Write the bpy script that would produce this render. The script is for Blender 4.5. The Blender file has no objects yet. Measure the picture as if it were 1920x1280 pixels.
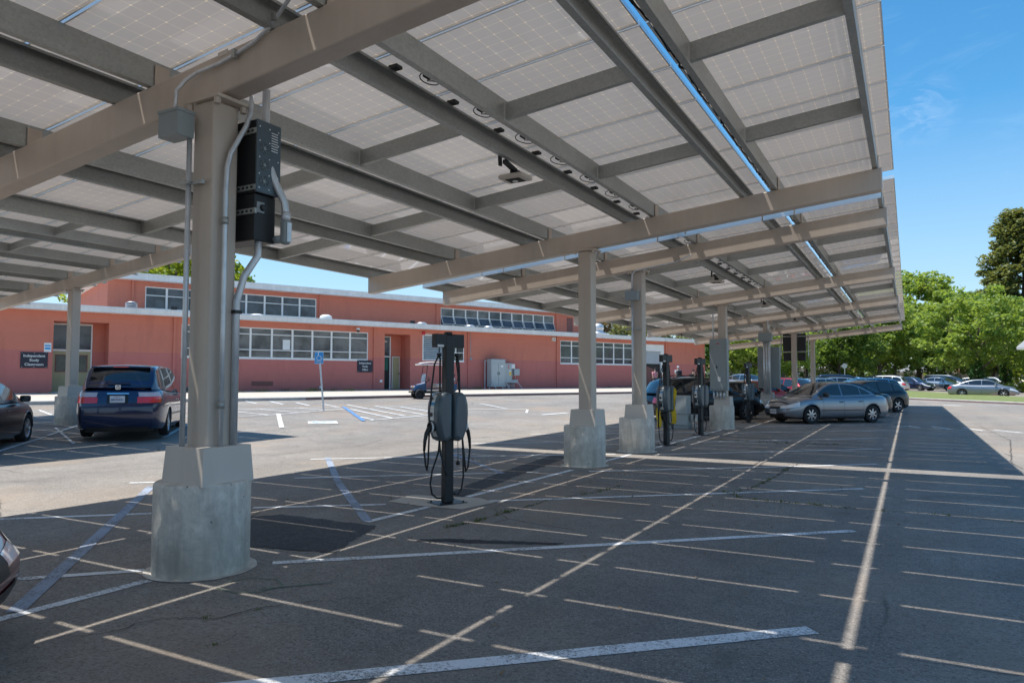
SUN_E, SKY_E, EXPO, SKY_SAT = 2.75, .082, 1.17, 1.25
import bpy, math, random
import numpy as np
from mathutils import Vector, Matrix
R = math.radians
random.seed(7)
scene = bpy.context.scene
COL = scene.collection

# ------------------------------------------------------------------ helpers
class MB:
    """collects faces for one mesh object"""
    def __init__(s): s.v = []; s.f = []; s.m = []; s.sm = []
    def add(s, vs, fs, mi=0, smooth=False):
        b = len(s.v); s.v += [tuple(p) for p in vs]
        for f in fs: s.f.append(tuple(i + b for i in f)); s.m.append(mi); s.sm.append(smooth)
        return s
    def quad(s, a, b, c, d, mi=0): return s.add([a, b, c, d], [(0, 1, 2, 3)], mi)
    def box(s, x0, x1, y0, y1, z0, z1, mi=0):
        return s.add([(x0,y0,z0),(x1,y0,z0),(x1,y1,z0),(x0,y1,z0),(x0,y0,z1),(x1,y0,z1),(x1,y1,z1),(x0,y1,z1)],
                     [(0,3,2,1),(4,5,6,7),(0,1,5,4),(1,2,6,5),(2,3,7,6),(3,0,4,7)], mi)
    def hexa(s, bot, top, mi=0):
        n = len(bot)
        return s.add(list(bot) + list(top), [tuple(range(n))[::-1], tuple(range(n, 2*n))] + [(i, (i+1) % n, (i+1) % n + n, i + n) for i in range(n)], mi)
    def bar(s, a, b, w, h, mi=0, up=(0,0,1)):
        """box beam from a to b, w wide (sideways) and h tall, centred"""
        a = Vector(a); b = Vector(b); d = (b - a).normalized(); u = Vector(up)
        r = d.cross(u)
        if r.length < 1e-5: r = Vector((1,0,0))
        r.normalize(); u = r.cross(d)
        r *= w/2; u *= h/2
        return s.hexa([a-r-u, a+r-u, a+r+u, a-r+u], [b-r-u, b+r-u, b+r+u, b-r+u], mi)
    def tube(s, pts, r, n=8, mi=0, caps=True):
        pts = [Vector(p) for p in pts]; rs = r if isinstance(r, (list, tuple)) else [r]*len(pts)
        base = len(s.v); up = Vector((0.13, 0.07, 1)).normalized(); prev = None
        for i, p in enumerate(pts):
            d = (pts[min(i+1, len(pts)-1)] - pts[max(i-1, 0)]).normalized()
            if prev is None:
                x = d.cross(up)
                if x.length < .1: x = d.cross(Vector((1,0,0)))
            else: x = prev - d * prev.dot(d)
            x.normalize(); prev = x; y = d.cross(x)
            for k in range(n):
                a = 2*math.pi*k/n; s.v.append(tuple(p + (x*math.cos(a) + y*math.sin(a))*rs[i]))
        for i in range(len(pts)-1):
            for k in range(n):
                a = base+i*n+k; b = base+i*n+(k+1) % n
                s.f.append((a, b, b+n, a+n)); s.m.append(mi); s.sm.append(True)
        if caps:
            s.f.append(tuple(base+k for k in range(n))[::-1]); s.m.append(mi); s.sm.append(False)
            e = base+(len(pts)-1)*n; s.f.append(tuple(e+k for k in range(n))); s.m.append(mi); s.sm.append(False)
        return s
    def lathe(s, prof, n=24, mi=0, axis='z', c=(0,0,0), smooth=True, caps=True):
        base = len(s.v)
        for (r, h) in prof:
            for k in range(n):
                a = 2*math.pi*k/n; x, y = r*math.cos(a), r*math.sin(a)
                p = (x, y, h) if axis == 'z' else ((h, x, y) if axis == 'x' else (y, h, x))
                s.v.append((p[0]+c[0], p[1]+c[1], p[2]+c[2]))
        for i in range(len(prof)-1):
            for k in range(n):
                a = base+i*n+k; b = base+i*n+(k+1) % n
                s.f.append((a, b, b+n, a+n)); s.m.append(mi); s.sm.append(smooth)
        if caps:
            s.f.append(tuple(base+k for k in range(n))[::-1]); s.m.append(mi); s.sm.append(False)
            e = base+(len(prof)-1)*n; s.f.append(tuple(e+k for k in range(n))); s.m.append(mi); s.sm.append(False)
        return s
    def grid(s, P, mi=0, smooth=True, flip=False):
        """P[i][j] points"""
        b = len(s.v); nj = len(P[0])
        for row in P: s.v += [tuple(p) for p in row]
        for i in range(len(P)-1):
            for j in range(nj-1):
                a = b+i*nj+j; f = (a, a+1, a+nj+1, a+nj)
                s.f.append(f[::-1] if flip else f); s.m.append(mi); s.sm.append(smooth)
        return s
    def mesh(s, name, mats):
        me = bpy.data.meshes.new(name); me.from_pydata(s.v, [], s.f)
        for m in (mats if isinstance(mats, (list, tuple)) else [mats]): me.materials.append(m)
        me.polygons.foreach_set('material_index', s.m); me.polygons.foreach_set('use_smooth', s.sm)
        me.update(); return me
    def build(s, name, mats, parent=None, bevel=0, seg=2, loc=None):
        me = s.mesh(name, mats); o = bpy.data.objects.new(name, me); COL.objects.link(o)
        if parent: o.parent = parent
        if loc: o.location = loc
        if bevel:
            b = o.modifiers.new('Bevel', 'BEVEL'); b.width = bevel; b.segments = seg; b.limit_method = 'ANGLE'; b.angle_limit = R(40)
            b.harden_normals = False
        return o

def tag(o, label=None, cat=None, group=None, kind=None):
    if label: o['label'] = label
    if cat: o['category'] = cat
    if group: o['group'] = group
    if kind: o['kind'] = kind
    return o
def thing(name, label, cat, loc=(0,0,0), rz=0, group=None):
    o = bpy.data.objects.new(name, None); COL.objects.link(o); o.empty_display_size = .2
    o.location = loc; o.rotation_euler = (0, 0, rz)
    return tag(o, label, cat, group)
def struct(o): o['kind'] = 'structure'; return o
def copy_tree(o, parent=None):
    c = o.copy(); COL.objects.link(c); c.parent = parent
    for ch in list(o.children): copy_tree(ch, c)
    return c
def text_obj(name, body, size, mat, parent, M, ext=.002, align='CENTER', bold=False):
    cu = bpy.data.curves.new(name, 'FONT'); cu.body = body; cu.size = size; cu.extrude = ext
    cu.align_x = align; cu.align_y = 'CENTER'; cu.offset = .012*size if bold else 0
    cu.materials.append(mat)
    to = bpy.data.objects.new(name, cu); COL.objects.link(to)
    dg = bpy.context.evaluated_depsgraph_get(); dg.update()
    me = bpy.data.meshes.new_from_object(to.evaluated_get(dg))
    bpy.data.objects.remove(to)
    o = bpy.data.objects.new(name, me); COL.objects.link(o); o.parent = parent; o.matrix_local = M
    return o

# ------------------------------------------------------------------ materials
def newmat(name):
    m = bpy.data.materials.new(name); m.use_nodes = True
    nt = m.node_tree; nt.nodes.clear()
    out = nt.nodes.new('ShaderNodeOutputMaterial'); b = nt.nodes.new('ShaderNodeBsdfPrincipled')
    nt.links.new(b.outputs[0], out.inputs[0])
    return m, nt, b, out
def N_(nt, t, **kw):
    n = nt.nodes.new(t)
    for k, v in kw.items(): setattr(n, k, v)
    return n
def noise(nt, vec, scale, detail=4, rough=.55, dist=0):
    n = N_(nt, 'ShaderNodeTexNoise'); n.inputs['Scale'].default_value = scale; n.inputs['Detail'].default_value = detail
    n.inputs['Roughness'].default_value = rough; n.inputs['Distortion'].default_value = dist
    if vec: nt.links.new(vec, n.inputs['Vector'])
    return n
def ramp(nt, fac, stops):
    n = N_(nt, 'ShaderNodeValToRGB'); cr = n.color_ramp
    while len(cr.elements) < len(stops): cr.elements.new(.5)
    for e, (p, c) in zip(cr.elements, stops):
        e.position = p; e.color = (c[0], c[1], c[2], 1) if isinstance(c, (tuple, list)) else (c, c, c, 1)
    nt.links.new(fac, n.inputs[0]); return n
def mixc(nt, fac, a, b, mode='MIX'):
    n = N_(nt, 'ShaderNodeMix', data_type='RGBA', blend_type=mode)
    for s, v in ((n.inputs[0], fac), (n.inputs[6], a), (n.inputs[7], b)):
        if isinstance(v, (int, float)): s.default_value = v
        elif isinstance(v, (tuple, list)): s.default_value = (*v, 1)
        else: nt.links.new(v, s)
    return n.outputs[2]
def mth(nt, op, a, b=None, c=None):
    n = N_(nt, 'ShaderNodeMath', operation=op)
    for s, v in zip(n.inputs, (a, b, c)):
        if v is None: continue
        if isinstance(v, (int, float)): s.default_value = v
        else: nt.links.new(v, s)
    return n.outputs[0]
def bump(nt, b, h, strength=.2, dist=.01):
    n = N_(nt, 'ShaderNodeBump'); n.inputs['Strength'].default_value = strength; n.inputs['Distance'].default_value = dist
    nt.links.new(h, n.inputs['Height']); nt.links.new(n.outputs[0], b.inputs['Normal']); return n
def geo(nt): return N_(nt, 'ShaderNodeNewGeometry').outputs['Position']
def tco(nt, w='Object'): return N_(nt, 'ShaderNodeTexCoord').outputs[w]

def simple(name, col, rough=.5, metal=0, var=.12, scale=3, bmp=0, bscale=60, spec=.5, coat=0):
    m, nt, b, _ = newmat(name)
    v = tco(nt)
    n = noise(nt, v, scale, 5, .6)
    c = mixc(nt, n.outputs[0], tuple(x*(1-var) for x in col), tuple(min(1, x*(1+var)) for x in col))
    nt.links.new(c, b.inputs['Base Color'])
    b.inputs['Roughness'].default_value = rough; b.inputs['Metallic'].default_value = metal
    b.inputs['Specular IOR Level'].default_value = spec
    if coat: b.inputs['Coat Weight'].default_value = coat; b.inputs['Coat Roughness'].default_value = .03
    if bmp: bump(nt, b, noise(nt, v, bscale, 4).outputs[0], bmp, .005)
    return m

def streaked(name, col, dirt, amt=.35, rough=.55, metal=0, scale=2.0, bmp=.08):
    """painted or cast surface with vertical weather streaks and blotches"""
    m, nt, b, _ = newmat(name)
    v = geo(nt)
    mp = N_(nt, 'ShaderNodeMapping'); mp.inputs['Scale'].default_value = (6, 6, .5); nt.links.new(v, mp.inputs[0])
    s1 = noise(nt, mp.outputs[0], scale, 5, .65); s2 = noise(nt, v, scale*1.3, 6, .6)
    k = mth(nt, 'MULTIPLY', mth(nt, 'ADD', s1.outputs[0], s2.outputs[0]), .5)
    r = ramp(nt, k, [(.38, 0), (.66, 1)])
    c = mixc(nt, mth(nt, 'MULTIPLY', r.outputs[0], amt), col, dirt)
    nt.links.new(c, b.inputs['Base Color']); b.inputs['Roughness'].default_value = rough; b.inputs['Metallic'].default_value = metal
    bump(nt, b, noise(nt, v, 90, 4).outputs[0], bmp, .004)
    return m

def asphalt(name, c1, c2, patches=True, cracks=True):
    m, nt, b, _ = newmat(name)
    v = geo(nt)
    big = noise(nt, v, .16, 5, .6); mid = noise(nt, v, 1.1, 6, .65, .4); fine = noise(nt, v, 34, 3, .75); fine2 = noise(nt, v, 75, 2, .8); gr = noise(nt, v, 9, 5, .75)
    k = mth(nt, 'ADD', mth(nt, 'MULTIPLY', big.outputs[0], .6), mth(nt, 'MULTIPLY', mid.outputs[0], .4))
    base = mixc(nt, ramp(nt, k, [(.40, 0), (.60, 1)]).outputs[0], tuple(x*.9 for x in c1), tuple(x*1.06 for x in c2))
    # light aggregate specks and dark pits
    sp = ramp(nt, fine2.outputs[0], [(.53, 0), (.70, 1)]).outputs[0]
    base = mixc(nt, mth(nt, 'MULTIPLY', sp, .8), base, tuple(min(1, x*2.0) for x in c2))
    pit = ramp(nt, fine.outputs[0], [(.36, 1), (.5, 0)]).outputs[0]
    base = mixc(nt, mth(nt, 'MULTIPLY', pit, .7), base, tuple(x*.42 for x in c1))
    base = mixc(nt, mth(nt, 'MULTIPLY', ramp(nt, gr.outputs[0], [(.40, 1), (.56, 0)]).outputs[0], .30), base, tuple(x*.6 for x in c1))
    tr = N_(nt, 'ShaderNodeMapping'); tr.inputs['Rotation'].default_value = (0, 0, .06); tr.inputs['Scale'].default_value = (1.6, .12, 1); nt.links.new(v, tr.inputs[0])
    lane = ramp(nt, noise(nt, tr.outputs[0], .9, 4, .6).outputs[0], [(.48, 0), (.72, 1)]).outputs[0]
    base = mixc(nt, mth(nt, 'MULTIPLY', lane, .25), base, tuple(x*.62 for x in c1))
    # oil stains
    st = ramp(nt, noise(nt, v, .75, 4, .6, .8).outputs[0], [(.60, 0), (.72, 1)]).outputs[0]
    base = mixc(nt, mth(nt, 'MULTIPLY', st, .42), base, tuple(x*.6 for x in c1))
    # rust-brown worn areas
    br = ramp(nt, noise(nt, v, .3, 5, .6).outputs[0], [(.5, 0), (.68, 1)]).outputs[0]
    base = mixc(nt, mth(nt, 'MULTIPLY', br, .55), base, (c2[0]*1.08, c2[1]*.90, c2[2]*.74))
    if cracks:
        dv = mixc(nt, .12, v, noise(nt, v, 1.6, 5, .7).outputs['Color'])
        vo = N_(nt, 'ShaderNodeTexVoronoi', feature='DISTANCE_TO_EDGE'); vo.inputs['Scale'].default_value = .42
        nt.links.new(dv, vo.inputs['Vector'])
        cr = ramp(nt, vo.outputs['Distance'], [(.0, 1), (.006, 0)]).outputs[0]
        msk = ramp(nt, noise(nt, v, .33, 2).outputs[0], [(.54, 0), (.62, 1)]).outputs[0]
        base = mixc(nt, mth(nt, 'MULTIPLY', mth(nt, 'MULTIPLY', cr, msk), .75), base, (.012, .012, .012))
    nt.links.new(base, b.inputs['Base Color'])
    b.inputs['Roughness'].default_value = .88; b.inputs['Specular IOR Level'].default_value = .3
    h = mth(nt, 'ADD', fine.outputs[0], mth(nt, 'MULTIPLY', fine2.outputs[0], .5))
    bump(nt, b, h, .7, .008)
    return m

def paintline(name, col, wear=.5, under=(.13, .125, .12)):
    m, nt, b, out = newmat(name)
    v = geo(nt)
    n1 = noise(nt, v, 38, 4, .75); n2 = noise(nt, v, 2.2, 4, .6); n3 = noise(nt, v, 140, 2)
    k = mth(nt, 'ADD', mth(nt, 'MULTIPLY', n1.outputs[0], .6), mth(nt, 'ADD', mth(nt, 'MULTIPLY', n2.outputs[0], .5), mth(nt, 'MULTIPLY', n3.outputs[0], .25)))
    f = ramp(nt, k, [(.74 - wear*.22, 0), (.84 - wear*.16, 1)]).outputs[0]
    dirt = mixc(nt, n2.outputs[0], tuple(x*.82 for x in col), col)
    nt.links.new(mixc(nt, mth(nt, 'MULTIPLY', f, .85), dirt, under), b.inputs['Base Color'])
    b.inputs['Roughness'].default_value = .8
    bump(nt, b, n1.outputs[0], .3, .004)
    return m

def galvanized():
    m, nt, b, _ = newmat('galvanized_steel')
    v = tco(nt)
    vo = N_(nt, 'ShaderNodeTexVoronoi'); vo.inputs['Scale'].default_value = 45; nt.links.new(v, vo.inputs['Vector'])
    n = noise(nt, v, 1.3, 5, .6)
    c = mixc(nt, vo.outputs['Color'], (.38, .39, .37), (.48, .49, .47))
    c = mixc(nt, mth(nt, 'MULTIPLY', ramp(nt, n.outputs[0], [(.4, 0), (.65, 1)]).outputs[0], .3), c, (.27, .275, .26))
    nt.links.new(c, b.inputs['Base Color']); b.inputs['Metallic'].default_value = .55; b.inputs['Roughness'].default_value = .48
    return m

def solar_underside():
    """back of a glass-glass module: 6 x 12 cells, pale grid between them and a diamond at every corner; the grid and,
    much more weakly, the cells let daylight through"""
    m = bpy.data.materials.new('solar_cells'); m.use_nodes = True; nt = m.node_tree; nt.nodes.clear()
    out = N_(nt, 'ShaderNodeOutputMaterial')
    uv = tco(nt, 'UV'); sp = N_(nt, 'ShaderNodeSeparateXYZ'); nt.links.new(uv, sp.inputs[0])
    def cell(a, n):   # distance to nearest cell edge, 0 at the edge .. .5 in the middle
        f = mth(nt, 'FRACT', mth(nt, 'MULTIPLY', a, n)); return mth(nt, 'MINIMUM', f, mth(nt, 'SUBTRACT', 1, f))
    cu = cell(sp.outputs[0], 12); cv = cell(sp.outputs[1], 6)
    line = mth(nt, 'LESS_THAN', mth(nt, 'MINIMUM', cu, cv), .018)
    dia = mth(nt, 'LESS_THAN', mth(nt, 'ADD', cu, cv), .075)
    wb = mth(nt, 'LESS_THAN', cell(sp.outputs[1], 18), .012)
    oi = N_(nt, 'ShaderNodeObjectInfo'); v = geo(nt)
    n = noise(nt, v, .9, 3)
    var = mth(nt, 'ADD', mth(nt, 'MULTIPLY', oi.outputs['Random'], .45), mth(nt, 'MULTIPLY', n.outputs[0], .35))
    c = mixc(nt, var, (.42, .37, .34), (.61, .54, .495))
    c = mixc(nt, mth(nt, 'MULTIPLY', wb, .25), c, (.5, .48, .45))
    c = mixc(nt, mth(nt, 'MULTIPLY', line, .5), c, (.66, .59, .50))
    c = mixc(nt, mth(nt, 'MULTIPLY', dia, .5), c, (.80, .69, .52))
    d = N_(nt, 'ShaderNodeBsdfDiffuse'); nt.links.new(c, d.inputs[0])
    t = N_(nt, 'ShaderNodeBsdfTranslucent')
    tc = mixc(nt, line, (TR*1.06, TR*.95, TR*.86), (TR*1.5, TR*1.3, TR*1.02)); tc = mixc(nt, dia, tc, (.27, .21, .14))
    nt.links.new(tc, t.inputs[0])
    a = N_(nt, 'ShaderNodeAddShader'); nt.links.new(d.outputs[0], a.inputs[0]); nt.links.new(t.outputs[0], a.inputs[1])
    g = N_(nt, 'ShaderNodeBsdfGlossy'); g.inputs['Roughness'].default_value = .03
    fr = N_(nt, 'ShaderNodeFresnel'); fr.inputs[0].default_value = 1.65
    mx = N_(nt, 'ShaderNodeMixShader'); nt.links.new(mth(nt, 'MULTIPLY', fr.outputs[0], .9), mx.inputs[0])
    nt.links.new(a.outputs[0], mx.inputs[1]); nt.links.new(g.outputs[0], mx.inputs[2]); nt.links.new(mx.outputs[0], out.inputs[0])
    return m
TR = .12

def carpaint(name, col, metal=.3, rough=.3):
    m, nt, b, _ = newmat(name)
    v = tco(nt)
    n = noise(nt, v, 3.5, 4)
    nt.links.new(mixc(nt, n.outputs[0], tuple(x*.93 for x in col), tuple(min(1, x*1.07) for x in col)), b.inputs['Base Color'])
    b.inputs['Metallic'].default_value = metal; b.inputs['Roughness'].default_value = rough
    b.inputs['Coat Weight'].default_value = 1; b.inputs['Coat Roughness'].default_value = .035; b.inputs['Coat IOR'].default_value = 1.5
    return m
def glass_dark(name, col=(.012, .015, .018), rough=.03, spec=.8):
    m, nt, b, _ = newmat(name); v = tco(nt)
    n = noise(nt, v, 2.5, 3)
    nt.links.new(mixc(nt, n.outputs[0], tuple(x*.6 for x in col), tuple(x*1.5 for x in col)), b.inputs['Base Color'])
    b.inputs['Roughness'].default_value = rough; b.inputs['Specular IOR Level'].default_value = spec
    b.inputs['Coat Weight'].default_value = .5; b.inputs['Coat Roughness'].default_value = .01
    return m
def leafmat(name, dark, light, trans=.35):
    m = bpy.data.materials.new(name); m.use_nodes = True; nt = m.node_tree; nt.nodes.clear()
    out = N_(nt, 'ShaderNodeOutputMaterial'); v = geo(nt)
    n = noise(nt, v, .9, 4, .6); n2 = noise(nt, v, 9, 2)
    k = mth(nt, 'ADD', mth(nt, 'MULTIPLY', n.outputs[0], .6), mth(nt, 'MULTIPLY', n2.outputs[0], .4))
    c = ramp(nt, k, [(.36, dark), (.64, light)]).outputs[0]
    d = N_(nt, 'ShaderNodeBsdfPrincipled'); nt.links.new(c, d.inputs['Base Color']); d.inputs['Roughness'].default_value = .5
    d.inputs['Specular IOR Level'].default_value = .4
    t = N_(nt, 'ShaderNodeBsdfTranslucent'); nt.links.new(mixc(nt, .5, c, (light[0]*1.6, light[1]*1.5, light[2]*.6)), t.inputs[0])
    mx = N_(nt, 'ShaderNodeMixShader'); mx.inputs[0].default_value = trans
    nt.links.new(d.outputs[0], mx.inputs[1]); nt.links.new(t.outputs[0], mx.inputs[2]); nt.links.new(mx.outputs[0], out.inputs[0])
    return m

M = {}
M['asphalt'] = asphalt('asphalt', (.22, .199, .18), (.315, .284, .25))
M['patch'] = asphalt('fresh_asphalt_patch', (.055, .056, .06), (.095, .095, .097), cracks=False)
M['smear'] = asphalt('tar_smear', (.04, .041, .045), (.07, .07, .072), cracks=False)
M['white_line'] = paintline('worn_white_line', (.92, .92, .92), .34)
M['white_fresh'] = paintline('white_line', (.80, .80, .78), .2)
M['blue_line'] = paintline('faded_blue_line', (.36, .42, .53), .5)
M['blue_fresh'] = paintline('blue_line', (.10, .27, .60), .3)
M['green_spray'] = paintline('green_spray', (.05, .32, .13), .95, (.17, .165, .15))
def castconcrete():
    m, nt, b, _ = newmat('cast_concrete'); v = geo(nt)
    mp = N_(nt, 'ShaderNodeMapping'); mp.inputs['Scale'].default_value = (7, 7, .9); nt.links.new(v, mp.inputs[0])
    n1 = noise(nt, mp.outputs[0], 1.2, 6, .65, .5); n2 = noise(nt, v, 2.6, 7, .7, .6); n3 = noise(nt, v, 18, 4, .7)
    c = mixc(nt, ramp(nt, n2.outputs[0], [(.36, 0), (.64, 1)]).outputs[0], (.62, .565, .49), (.86, .80, .71))
    c = mixc(nt, mth(nt, 'MULTIPLY', ramp(nt, n1.outputs[0], [(.44, 0), (.7, 1)]).outputs[0], .5), c, (.27, .25, .22))
    c = mixc(nt, mth(nt, 'MULTIPLY', ramp(nt, n3.outputs[0], [(.45, 0), (.75, 1)]).outputs[0], .35), c, (.34, .33, .31))
    vo = N_(nt, 'ShaderNodeTexVoronoi'); vo.inputs['Scale'].default_value = 9; nt.links.new(v, vo.inputs['Vector'])
    ho = ramp(nt, vo.outputs['Distance'], [(.05, 1), (.09, 0)]).outputs[0]; hm = ramp(nt, noise(nt, v, 5, 2).outputs[0], [(.5, 0), (.56, 1)]).outputs[0]; hh = mth(nt, 'MULTIPLY', ho, hm)
    c = mixc(nt, mth(nt, 'MULTIPLY', hh, .8), c, (.07, .07, .07))
    nt.links.new(c, b.inputs['Base Color']); b.inputs['Roughness'].default_value = .85
    bump(nt, b, mth(nt, 'SUBTRACT', mth(nt, 'MULTIPLY', n3.outputs[0], .5), hh), .5, .008); return m
M['concrete'] = castconcrete()
M['sidewalk'] = streaked('sidewalk_concrete', (.56, .50, .42), (.40, .35, .29), .6, .9, scale=.8, bmp=.2)
M['curb'] = streaked('curb_concrete', (.50, .47, .43), (.28, .26, .25), .7, .9, scale=1.5, bmp=.2)
M['curb_red'] = streaked('curb_faded_red', (.24, .14, .13), (.16, .12, .12), .7, .9, scale=1.5, bmp=.2)
M['beige'] = streaked('beige_painted_steel', (.61, .52, .44), (.48, .40, .33), .6, .42, scale=1.2, bmp=.03)
M['beige_cover'] = streaked('beige_sheet_metal', (.66, .59, .52), (.56, .50, .44), .4, .5, scale=1.2, bmp=.03)
M['galv'] = galvanized()
M['alu'] = simple('aluminium', (.95, .94, .92), .3, .6, .05)
M['solar'] = solar_underside()
M['conduit'] = streaked('galvanized_conduit', (.74, .76, .78), (.45, .47, .49), .7, .38, .45, scale=6, bmp=.05)
M['jbox'] = streaked('grey_enamel', (.30, .34, .35), (.25, .28, .29), .4, .45, scale=2, bmp=.03)
M['cabinet'] = streaked('pale_grey_enamel', (.42, .46, .46), (.33, .36, .36), .4, .45, scale=2, bmp=.03)
M['black'] = simple('black_powder_coat', (.018, .02, .022), .45, .1)
M['charcoal'] = simple('charcoal_plastic', (.075, .105, .125), .32, 0, .1, coat=.25)
M['rubber'] = simple('black_rubber', (.012, .012, .013), .55)
M['white'] = simple('white_paint', (.78, .78, .76), .4)
M['bluelabel'] = simple('blue_label', (.02, .30, .65), .4)
M['red'] = simple('red_paint', (.55, .02, .03), .35)
M['yellow'] = simple('yellow_tape', (.85, .58, .02), .45)
M['orange'] = simple('orange_lens', (.8, .25, .03), .25)
M['chrome'] = simple('chrome', (.8, .8, .82), .12, 1, .03)

# ------------------------------------------------------------------ frames and terrain
AN = R(22.43); W2 = (math.sin(AN), math.cos(AN)); N2 = (-W2[1], W2[0])
def ts(t, s, z=0): return (t*W2[0] + s*N2[0], t*W2[1] + s*N2[1], z)
def sm(x): x = min(1, max(0, x)); return x*x*(3-2*x)
def terr(x, y):
    s = x*N2[0] + y*N2[1]
    return .03*max(0, min(s, 33.6) - 17)*sm((-7-x)/5) + .3*sm((y-62)/22)
SUN = Vector((.352, .125, -1)).normalized()

# ------------------------------------------------------------------ camera, light, sky
F, YAW, PIT, ROL = 1338.4, .5074, .0513, .0017
cy, sy = math.cos(YAW), math.sin(YAW)
fw = Vector((-sy*math.cos(PIT), cy*math.cos(PIT), math.sin(PIT))); rt = Vector((cy, sy, 0)); up = rt.cross(fw)
r2 = math.cos(ROL)*rt + math.sin(ROL)*up; u2 = -math.sin(ROL)*rt + math.cos(ROL)*up
cam = bpy.data.cameras.new('camera'); co = bpy.data.objects.new('camera', cam); COL.objects.link(co)
mw = Matrix((r2, u2, -fw)).transposed().to_4x4(); mw.translation = (0, 0, 1.55); co.matrix_world = mw
cam.sensor_width = 36; cam.lens = 36*F/1920; cam.clip_end = 2000; cam.clip_start = .05
scene.camera = co
sl = bpy.data.lights.new('sun', 'SUN'); sl.energy = SUN_E; sl.angle = R(.53); sl.color = (1, .965, .905)
so = bpy.data.objects.new('sun', sl); COL.objects.link(so); so.rotation_euler = SUN.to_track_quat('-Z', 'Y').to_euler(); so.location = (0, 0, 30)
world = bpy.data.worlds.new('World'); scene.world = world; world.use_nodes = True
wn = world.node_tree; wn.nodes.clear()
sky = N_(wn, 'ShaderNodeTexSky', sky_type='NISHITA'); sky.sun_disc = False
sky.sun_elevation = math.asin(-SUN.z); sky.sun_rotation = math.atan2(-SUN.x, -SUN.y) % (2*math.pi)
sky.altitude = 10; sky.air_density = 1.0; sky.dust_density = .35; sky.ozone_density = 2.2
bg = N_(wn, 'ShaderNodeBackground'); bg.inputs[1].default_value = SKY_E
# thin cirrus wisps in the sky itself, placed by direction
tcd = tco(wn, 'Generated'); mp = N_(wn, 'ShaderNodeMapping'); mp.inputs['Scale'].default_value = (2.0, 2.0, 9.0); wn.links.new(tcd, mp.inputs[0])
cn = noise(wn, mp.outputs[0], 1.6, 7, .62, .6)
cf = ramp(wn, cn.outputs[0], [(.60, 0), (.85, 1)]).outputs[0]
cl = mixc(wn, mth(wn, 'MULTIPLY', cf, .12), sky.outputs[0], (7.5, 7.8, 8.2))
# one small wisp high on the right
wd = Vector((.016, .949, .315)).normalized()
vn = N_(wn, 'ShaderNodeVectorMath', operation='DISTANCE'); wn.links.new(tcd, vn.inputs[0]); vn.inputs[1].default_value = wd
wf = ramp(wn, vn.outputs['Value'], [(.0, 1), (.05, 0)]).outputs[0]
mp2 = N_(wn, 'ShaderNodeMapping'); mp2.inputs['Scale'].default_value = (9, 9, 20); wn.links.new(tcd, mp2.inputs[0])
wn2 = ramp(wn, noise(wn, mp2.outputs[0], 2.2, 8, .6, 1.2).outputs[0], [(.45, 0), (.75, 1)]).outputs[0]
cl = mixc(wn, 1.0, cl, (.92, 1.08, 1.06), 'MULTIPLY')
cl = mixc(wn, mth(wn, 'MULTIPLY', mth(wn, 'MULTIPLY', wf, wn2), .25), cl, (7.5, 7.8, 8.2))
zz = N_(wn, 'ShaderNodeSeparateXYZ'); wn.links.new(tcd, zz.inputs[0])
hz = ramp(wn, zz.outputs[2], [(.0, 1), (.32, .0)]).outputs[0]   # pale blue haze band towards the horizon
cl = mixc(wn, mth(wn, "MULTIPLY", hz, .78), cl, (3.5, 4.0, 4.9))
hsv = N_(wn, 'ShaderNodeHueSaturation'); hsv.inputs['Saturation'].default_value = SKY_SAT; wn.links.new(cl, hsv.inputs['Color'])
wn.links.new(hsv.outputs[0], bg.inputs[0])
wo = N_(wn, 'ShaderNodeOutputWorld'); wn.links.new(bg.outputs[0], wo.inputs[0])
vs = scene.view_settings; vs.view_transform = 'Standard'; vs.look = 'None'; vs.gamma = 1; vs.exposure = EXPO; vs.use_curve_mapping = False
scene.render.engine = 'CYCLES'
cyc = scene.cycles; cyc.max_bounces = 7; cyc.diffuse_bounces = 4; cyc.glossy_bounces = 3; cyc.transmission_bounces = 3; cyc.transparent_max_bounces = 6
cyc.use_denoising = True; cyc.caustics_reflective = False; cyc.caustics_refractive = False; cyc.sample_clamp_indirect = 6
cyc.use_adaptive_sampling = True; cyc.adaptive_threshold = .015
# ------------------------------------------------------------------ ground sheet
def axis(lo, hi, step, far):
    a = list(np.arange(lo, hi+1e-6, step)); out = list(a); d = step; x = hi
    while x < far: d *= 1.5; x += d; out.append(x)
    d = step; x = lo
    while x > -far: d *= 1.5; x -= d; out.insert(0, x)
    return out
gx = axis(-48, 24, 1.0, 700); gy = axis(-14, 96, 1.0, 700)
g = MB(); g.grid([[(x, y, terr(x, y)) for y in gy] for x in gx], flip=True)
struct(g.build('ground', M['asphalt']))

def lift(x, y): return terr(x, y) + .004 + .010*sm((-8-x)/6)
def strip(mb, pts, w, dz=0, mi=0):
    """painted strip of width w along ground points, following the terrain"""
    P = []
    for (a, b) in zip(pts[:-1], pts[1:]):
        n = max(1, int(math.dist(a, b)/.6))
        P += [(a[0]+(b[0]-a[0])*i/n, a[1]+(b[1]-a[1])*i/n) for i in range(n)]
    P.append(pts[-1]); rows = []
    for i, p in enumerate(P):
        q0 = P[max(0, i-1)]; q1 = P[min(len(P)-1, i+1)]
        dx, dy = q1[0]-q0[0], q1[1]-q0[1]; L = math.hypot(dx, dy); nx, ny = -dy/L*w/2, dx/L*w/2
        rows.append([(x, y, lift(x, y)+dz) for x, y in ((p[0]+nx, p[1]+ny), (p[0]-nx, p[1]-ny))])
    mb.grid(rows, mi, smooth=False)
def poly(mb, pts, dz=0, mi=0):
    mb.add([(x, y, lift(x, y)+dz) for x, y in pts], [tuple(range(len(pts)))], mi)

wl = MB()
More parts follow.
